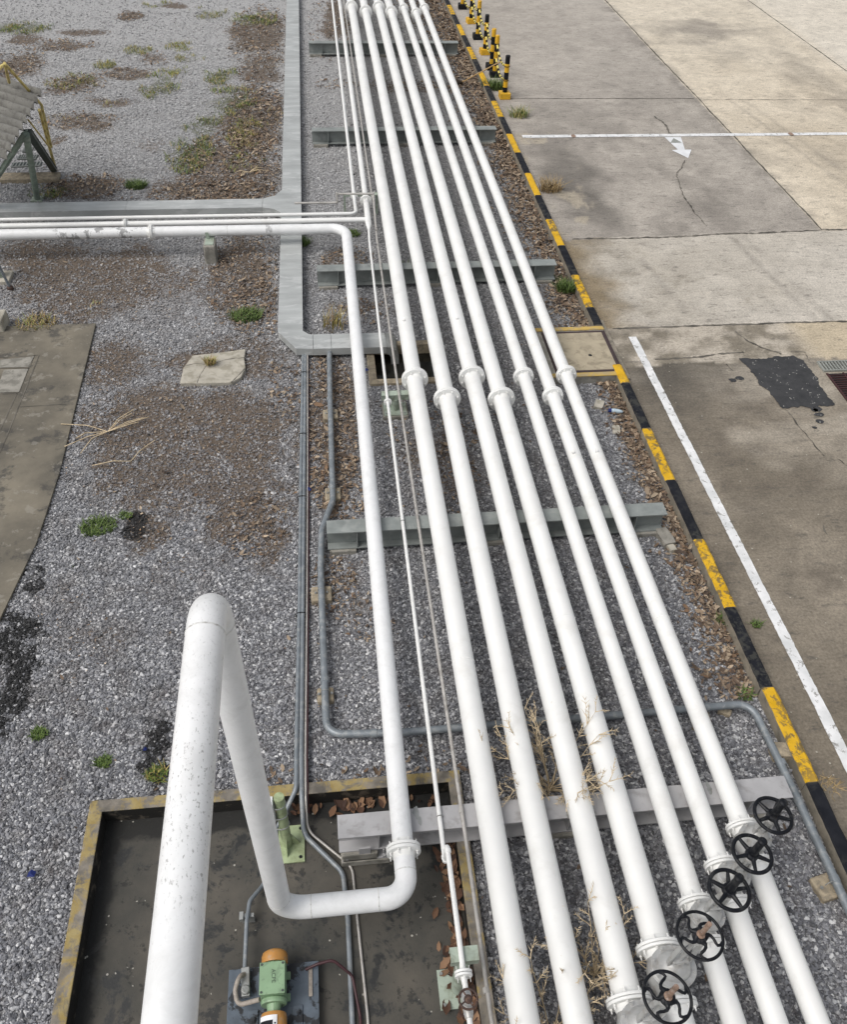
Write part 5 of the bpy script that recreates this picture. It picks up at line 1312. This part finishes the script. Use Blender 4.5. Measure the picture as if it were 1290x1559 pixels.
# ------------------------------------------------------------------ shelter with corrugated roof at upper left
def shelter():
    t = thing('stair_shelter', 'small grey corrugated roof on green A-frame legs at the upper left edge', 'shelter', (-5.6, 16.2, 0))
    U = G(64, 139, 2.05); L = G(8, 240, 1.72); T = G(-2, 119, 2.05)
    ax = (T - U).normalized(); dn = (L - U); N_ = 9.6; up = ax.cross(dn).normalized()
    if up.z < 0: up = -up
    Lr = 3.2; s = MB(); nn = 140
    def P(f, k, o): return U + dn * f + ax * k + up * (.085 * abs(math.cos(f * N_ * math.pi)) - .05 + o)
    vs = []
    for k in (0, .7, Lr):
        for i in range(nn + 1):
            jit = random.uniform(-.008, .008) if k == 0 else 0
            vs.append(P(i / nn, k + jit, 0))
    for k in (0, .7, Lr):
        for i in range(nn + 1): vs.append(P(i / nn, k, -.012))
    m = nn + 1; fs = []
    for r_ in range(2):
        for i in range(nn):
            fs.append((r_ * m + i, r_ * m + i + 1, (r_ + 1) * m + i + 1, (r_ + 1) * m + i)); o = 3 * m; fs.append((o + r_ * m + i, o + (r_ + 1) * m + i, o + (r_ + 1) * m + i + 1, o + r_ * m + i + 1))
    for i in range(nn): fs.append((i, 3 * m + i, 3 * m + i + 1, i + 1))
    fs.append((0, m, 4 * m, 3 * m)); fs.append((m, 2 * m, 5 * m, 4 * m)); fs.append((nn, 3 * m + nn, 4 * m + nn, m + nn)); fs.append((m + nn, 4 * m + nn, 5 * m + nn, 2 * m + nn))
    s.add(vs, fs, 0, False); s.build('roof_sheet', [M['asbestos']], t)
    apex = G(39, 203, 1.72)
    f1 = G(57, 304); f3 = G(84, 266); f2 = G(-22, 330)
    for nm, a, b, w, mt in (('frame_rail', apex, V((f2.x, f2.y, .25)), .10, 'midgreen'), ('dark_rail', apex + V((.02, .06, 0)), V((f3.x, f3.y, .08)), .11, 'darkgreen')):
        q = MB(); q.obox(a, b, w, w * .55, up=(0, 0, 1)); q.obox(a + V((0, 0, w * .3)), b + V((0, 0, w * .3)), w * 1.25, .012); q.build(nm, [M[mt]], t)
    q = MB(); q.tube([apex + V((0, 0, -.02)), V((f1.x, f1.y, .02))], .055, 14); q.build('leg', [M['midgreen']], t)
    q = MB(); q.box(f1.x - .1, f1.x + .1, f1.y - .1, f1.y + .1, -.03, .02); q.build('foot_plate', [M['greygreen']], t)
    for k, (p0, p1) in enumerate((((18, 252), (64, 250)), ((28, 240), (57, 240)), ((36, 229), (50, 229)))):
        z = .22 + k * .22; a = G(*p0, z); b = G(*p1, z); q = MB()
        q.obox(a, b, .20, .02)
        n = 9
        q.obox(a + V((0, -.10, .012)), b + V((0, -.10, .012)), .03, .012, 1)
        for i in range(n): p = a.lerp(b, (i + .5) / n); q.obox(p + V((0, -.09, .016)), p + V((0, .09, .016)), .02, .012, 1)
        q.build('tread', [M['darkgreen'], M['grate']], t)
    a = G(2, 262); b = G(88, 270); q = MB(); q.box(a.x - .6, b.x + .05, b.y - .25, b.y + .08, -.05, .07); q.build('kerb_base', [M['brick']], t, .01)
shelter()
t = thing('handrail', 'pale yellow tubular handrail beside the corrugated roof at upper left', 'handrail', tuple(G(84, 258)))
A = G(7, 97, 2.6); B = G(62, 170, 1.75) ; C0 = G(84, 256, .1)
p = MB(); p.tube(fillet([G(-30, 135, 2.4), A, G(63, 160, 1.7), G(78, 224, .75)], .12, 6), .024, 12); p.build('top_rail', [M['railyellow']], t)
p = MB(); p.tube([G(60, 168, 1.55), G(70, 205, .9), C0], .028, 12); p.build('end_post', [M['railyellow']], t)
p = MB(); p.tube([A, G(14, 126, 2.1)], .024, 10); p.build('post', [M['railyellow']], t)
p = MB(); p.tube([G(43, 183, 1.5), G(77, 227, .62)], .016, 8); p.build('lower_rail', [M['railyellow']], t)
# left edge: grey brace pole, green foot and blocks
a, b = G(16, 440), G(-8, 392, .6)
t = thing('brace_pole', 'thin grey brace pole slanting down at the left edge beside a green foot', 'pole', tuple(a))
p = MB(); p.tube([a, a + (b - a) * 3], .022, 10); p.build('tube', [M['conduit']], t); p = MB(); p.lathe([(.05, -.02), (.05, .03), (.026, .06)], (a.x, a.y, 0), n=12); p.build('foot', [M['rustdark']], t)
c = G(-2, 425); t = thing('post', 'pale green post with square foot at the left edge of the yard', 'post', (c.x, c.y, 0))
p = MB(); p.lathe([(.09, 0), (.09, 1.2)], (c.x, c.y, .05), n=20); p.build('tube', [M['greygreen']], t); p = MB(); p.box(c.x - .20, c.x + .20, c.y - .18, c.y + .18, -.05, .05); p.build('foot', [M['lightconcrete']], t, .01)
c = G(-3, 500); t = MB(); t.box(c.x - .30, c.x + .13, c.y - .15, c.y + .2, -.05, .20); tag(t.build('concrete_block', [M['lightconcrete']], None, .02), 'pale concrete block at the left edge behind the dark pad', 'block')

# ------------------------------------------------------------------ litter
c = G(937, 629); t = thing('plastic_bottle', 'crushed clear plastic bottle with blue label on gravel near kerb', 'bottle', (c.x, c.y, 0))
p = MB(); p.tube([(c.x - .09, c.y + .01, .04), (c.x - .02, c.y, .042), (c.x + .05, c.y - .02, .04), (c.x + .09, c.y - .03, .04)], .03, 12, radii=[.028, .031, .028, .012]); p.build('body', [M['clearplastic']], t)
p = MB(); p.tube([(c.x - .10, c.y + .012, .04), (c.x - .06, c.y + .006, .041)], .031, 12); p.build('label_band', [M['blueplastic']], t)
for px, py, lb in ((470, 746, 'small blue plastic scrap beside the slim conduits'), (48, 1331, 'blue plastic scrap on gravel left of the bund'), (558, 564, 'blue plastic scrap on gravel beside the drain sump'), (221, 1141, 'tiny blue scrap on gravel near the riser')):
    c = G(px, py, .02); p = MB(); r_ = .035 if px != 221 else .02
    p.add([(c.x - r_, c.y - r_ * .5, .022), (c.x + r_ * .8, c.y - r_ * .7, .03), (c.x + r_, c.y + r_ * .5, .026), (c.x, c.y + r_ * .9, .045), (c.x - r_ * .7, c.y + r_ * .5, .028), (c.x, c.y, .05)], [(0, 1, 5), (1, 2, 5), (2, 3, 5), (3, 4, 5), (4, 0, 5)])
    tag(p.build('plastic_scrap', [M['blueplastic']]), lb, 'litter', 'blue plastic litter')

# ------------------------------------------------------------------ dry weeds between the pipes
def weed(px, py, label, h, n, seed, spread=1.0):
    random.seed(seed); c = G(px, py); mb = MB()
    def twig(p, d, L, r, depth):
        pts = [p]; q = p; dd = d.normalized(); steps = 6
        for k in range(steps):
            dd = (dd + V((random.uniform(-.16, .16), random.uniform(-.16, .16), random.uniform(-.12, .10)))).normalized(); q = q + dd * (L / steps); pts.append(q)
            if depth > 0 and k >= 1:
                for _ in range(random.choice((1, 2, 2))):
                    s = dd.orthogonal().normalized(); s.rotate(Matrix.Rotation(random.uniform(0, 6.28), 3, dd)); twig(q, dd * .8 + s * .65, L * random.uniform(.22, .42) * (1 - k / 12), r * .7, depth - 1)
        mb.tube(pts, r, 5, radii=[r * (1 - .75 * i / steps) for i in range(steps + 1)], caps=False)
    for i in range(n):
        a = 6.28 * i / n + random.uniform(-.4, .4); twig(V((random.uniform(-.02, .02), random.uniform(-.02, .02), 0)), V((math.cos(a) * spread * random.uniform(.4, 1), math.sin(a) * spread * random.uniform(.4, 1), random.uniform(.7, 1.1))), h * random.uniform(.7, 1.1), .0062, 2)
    o = mb.build('dry_weed', [M['drytwig']]); o.location = c; tag(o, label, 'dry weed', 'dead weeds between the pipes')
M['drytwig'] = paint('dry_straw', (.62, .50, .33), .8, var=.3, vs=14)
weed(838, 1200, 'large dead straw weed spreading over the white pipes behind the pale beam', .80, 17, 3, 1.0)
weed(905, 1480, 'dead straw weed between third and fourth thick pipes in front of the pale beam', .55, 11, 8, .75)
weed(838, 1575, 'dead straw weed at the bottom edge between second and third thick pipes', .62, 12, 12, .85)
random.seed(99)
# fallen twig on gravel
def straw(px, py, label, n, L):
    c = G(px, py); mb = MB()
    for i in range(n):
        a = random.uniform(-.9, .9) + (3.14 if random.random() < .3 else 0) + .5; b = V((0, 0, .03)); mb.tube([b, b + V((math.cos(a) * L * .5, math.sin(a) * L * .4, .05)), b + V((math.cos(a) * L * random.uniform(.6, 1.2), math.sin(a) * L * random.uniform(.6, 1.1), .015))], .006, 5)
    o = mb.build('dry_stalk', [M['drytwig']]); o.location = (c.x, c.y, 0); tag(o, label, 'dry stalk', 'fallen straw on the left gravel')
straw(165, 660, 'pale fallen straw bunch on brown gravel left of the slab', 9, .55); straw(200, 705, 'single fallen stalk on brown gravel below the straw bunch', 2, .4); straw(380, 265, 'pale dry palm scrap in the leaf patch by the trunking branch', 7, .35)

# ------------------------------------------------------------------ light
SUN_AZ, SUN_EL = R(-112), R(56)     # sun to the left and slightly behind the camera
w = bpy.data.worlds.new('World'); sc.world = w; w.use_nodes = True; nt = w.node_tree
bg = nt.nodes['Background']; sky = nt.nodes.new('ShaderNodeTexSky'); sky.sky_type = 'NISHITA'; sky.sun_disc = False
sky.sun_elevation = SUN_EL; sky.sun_rotation = SUN_AZ; sky.air_density = 1.2; sky.dust_density = 4; sky.ozone_density = .6
hs = nt.nodes.new('ShaderNodeHueSaturation'); hs.inputs['Saturation'].default_value = .30; nt.links.new(sky.outputs[0], hs.inputs['Color']); nt.links.new(hs.outputs[0], bg.inputs[0])
bg.inputs[1].default_value = .12
sl_ = bpy.data.lights.new('sun', 'SUN'); sl_.energy = 1.3; sl_.angle = R(35); sl_.color = (1, .965, .92)
so = bpy.data.objects.new('sun', sl_); COL.objects.link(so)
dirv = V((math.sin(SUN_AZ) * math.cos(SUN_EL), math.cos(SUN_AZ) * math.cos(SUN_EL), math.sin(SUN_EL)))
so.rotation_euler = dirv.to_track_quat('Z', 'Y').to_euler()
sc.view_settings.view_transform = 'Standard'; sc.view_settings.look = 'None'; sc.view_settings.exposure = 0.14; sc.view_settings.gamma = 1
for o in bpy.data.objects:
    if '_o' in o: del o['_o']
sc.cycles.use_denoising = True if hasattr(sc, 'cycles') else None
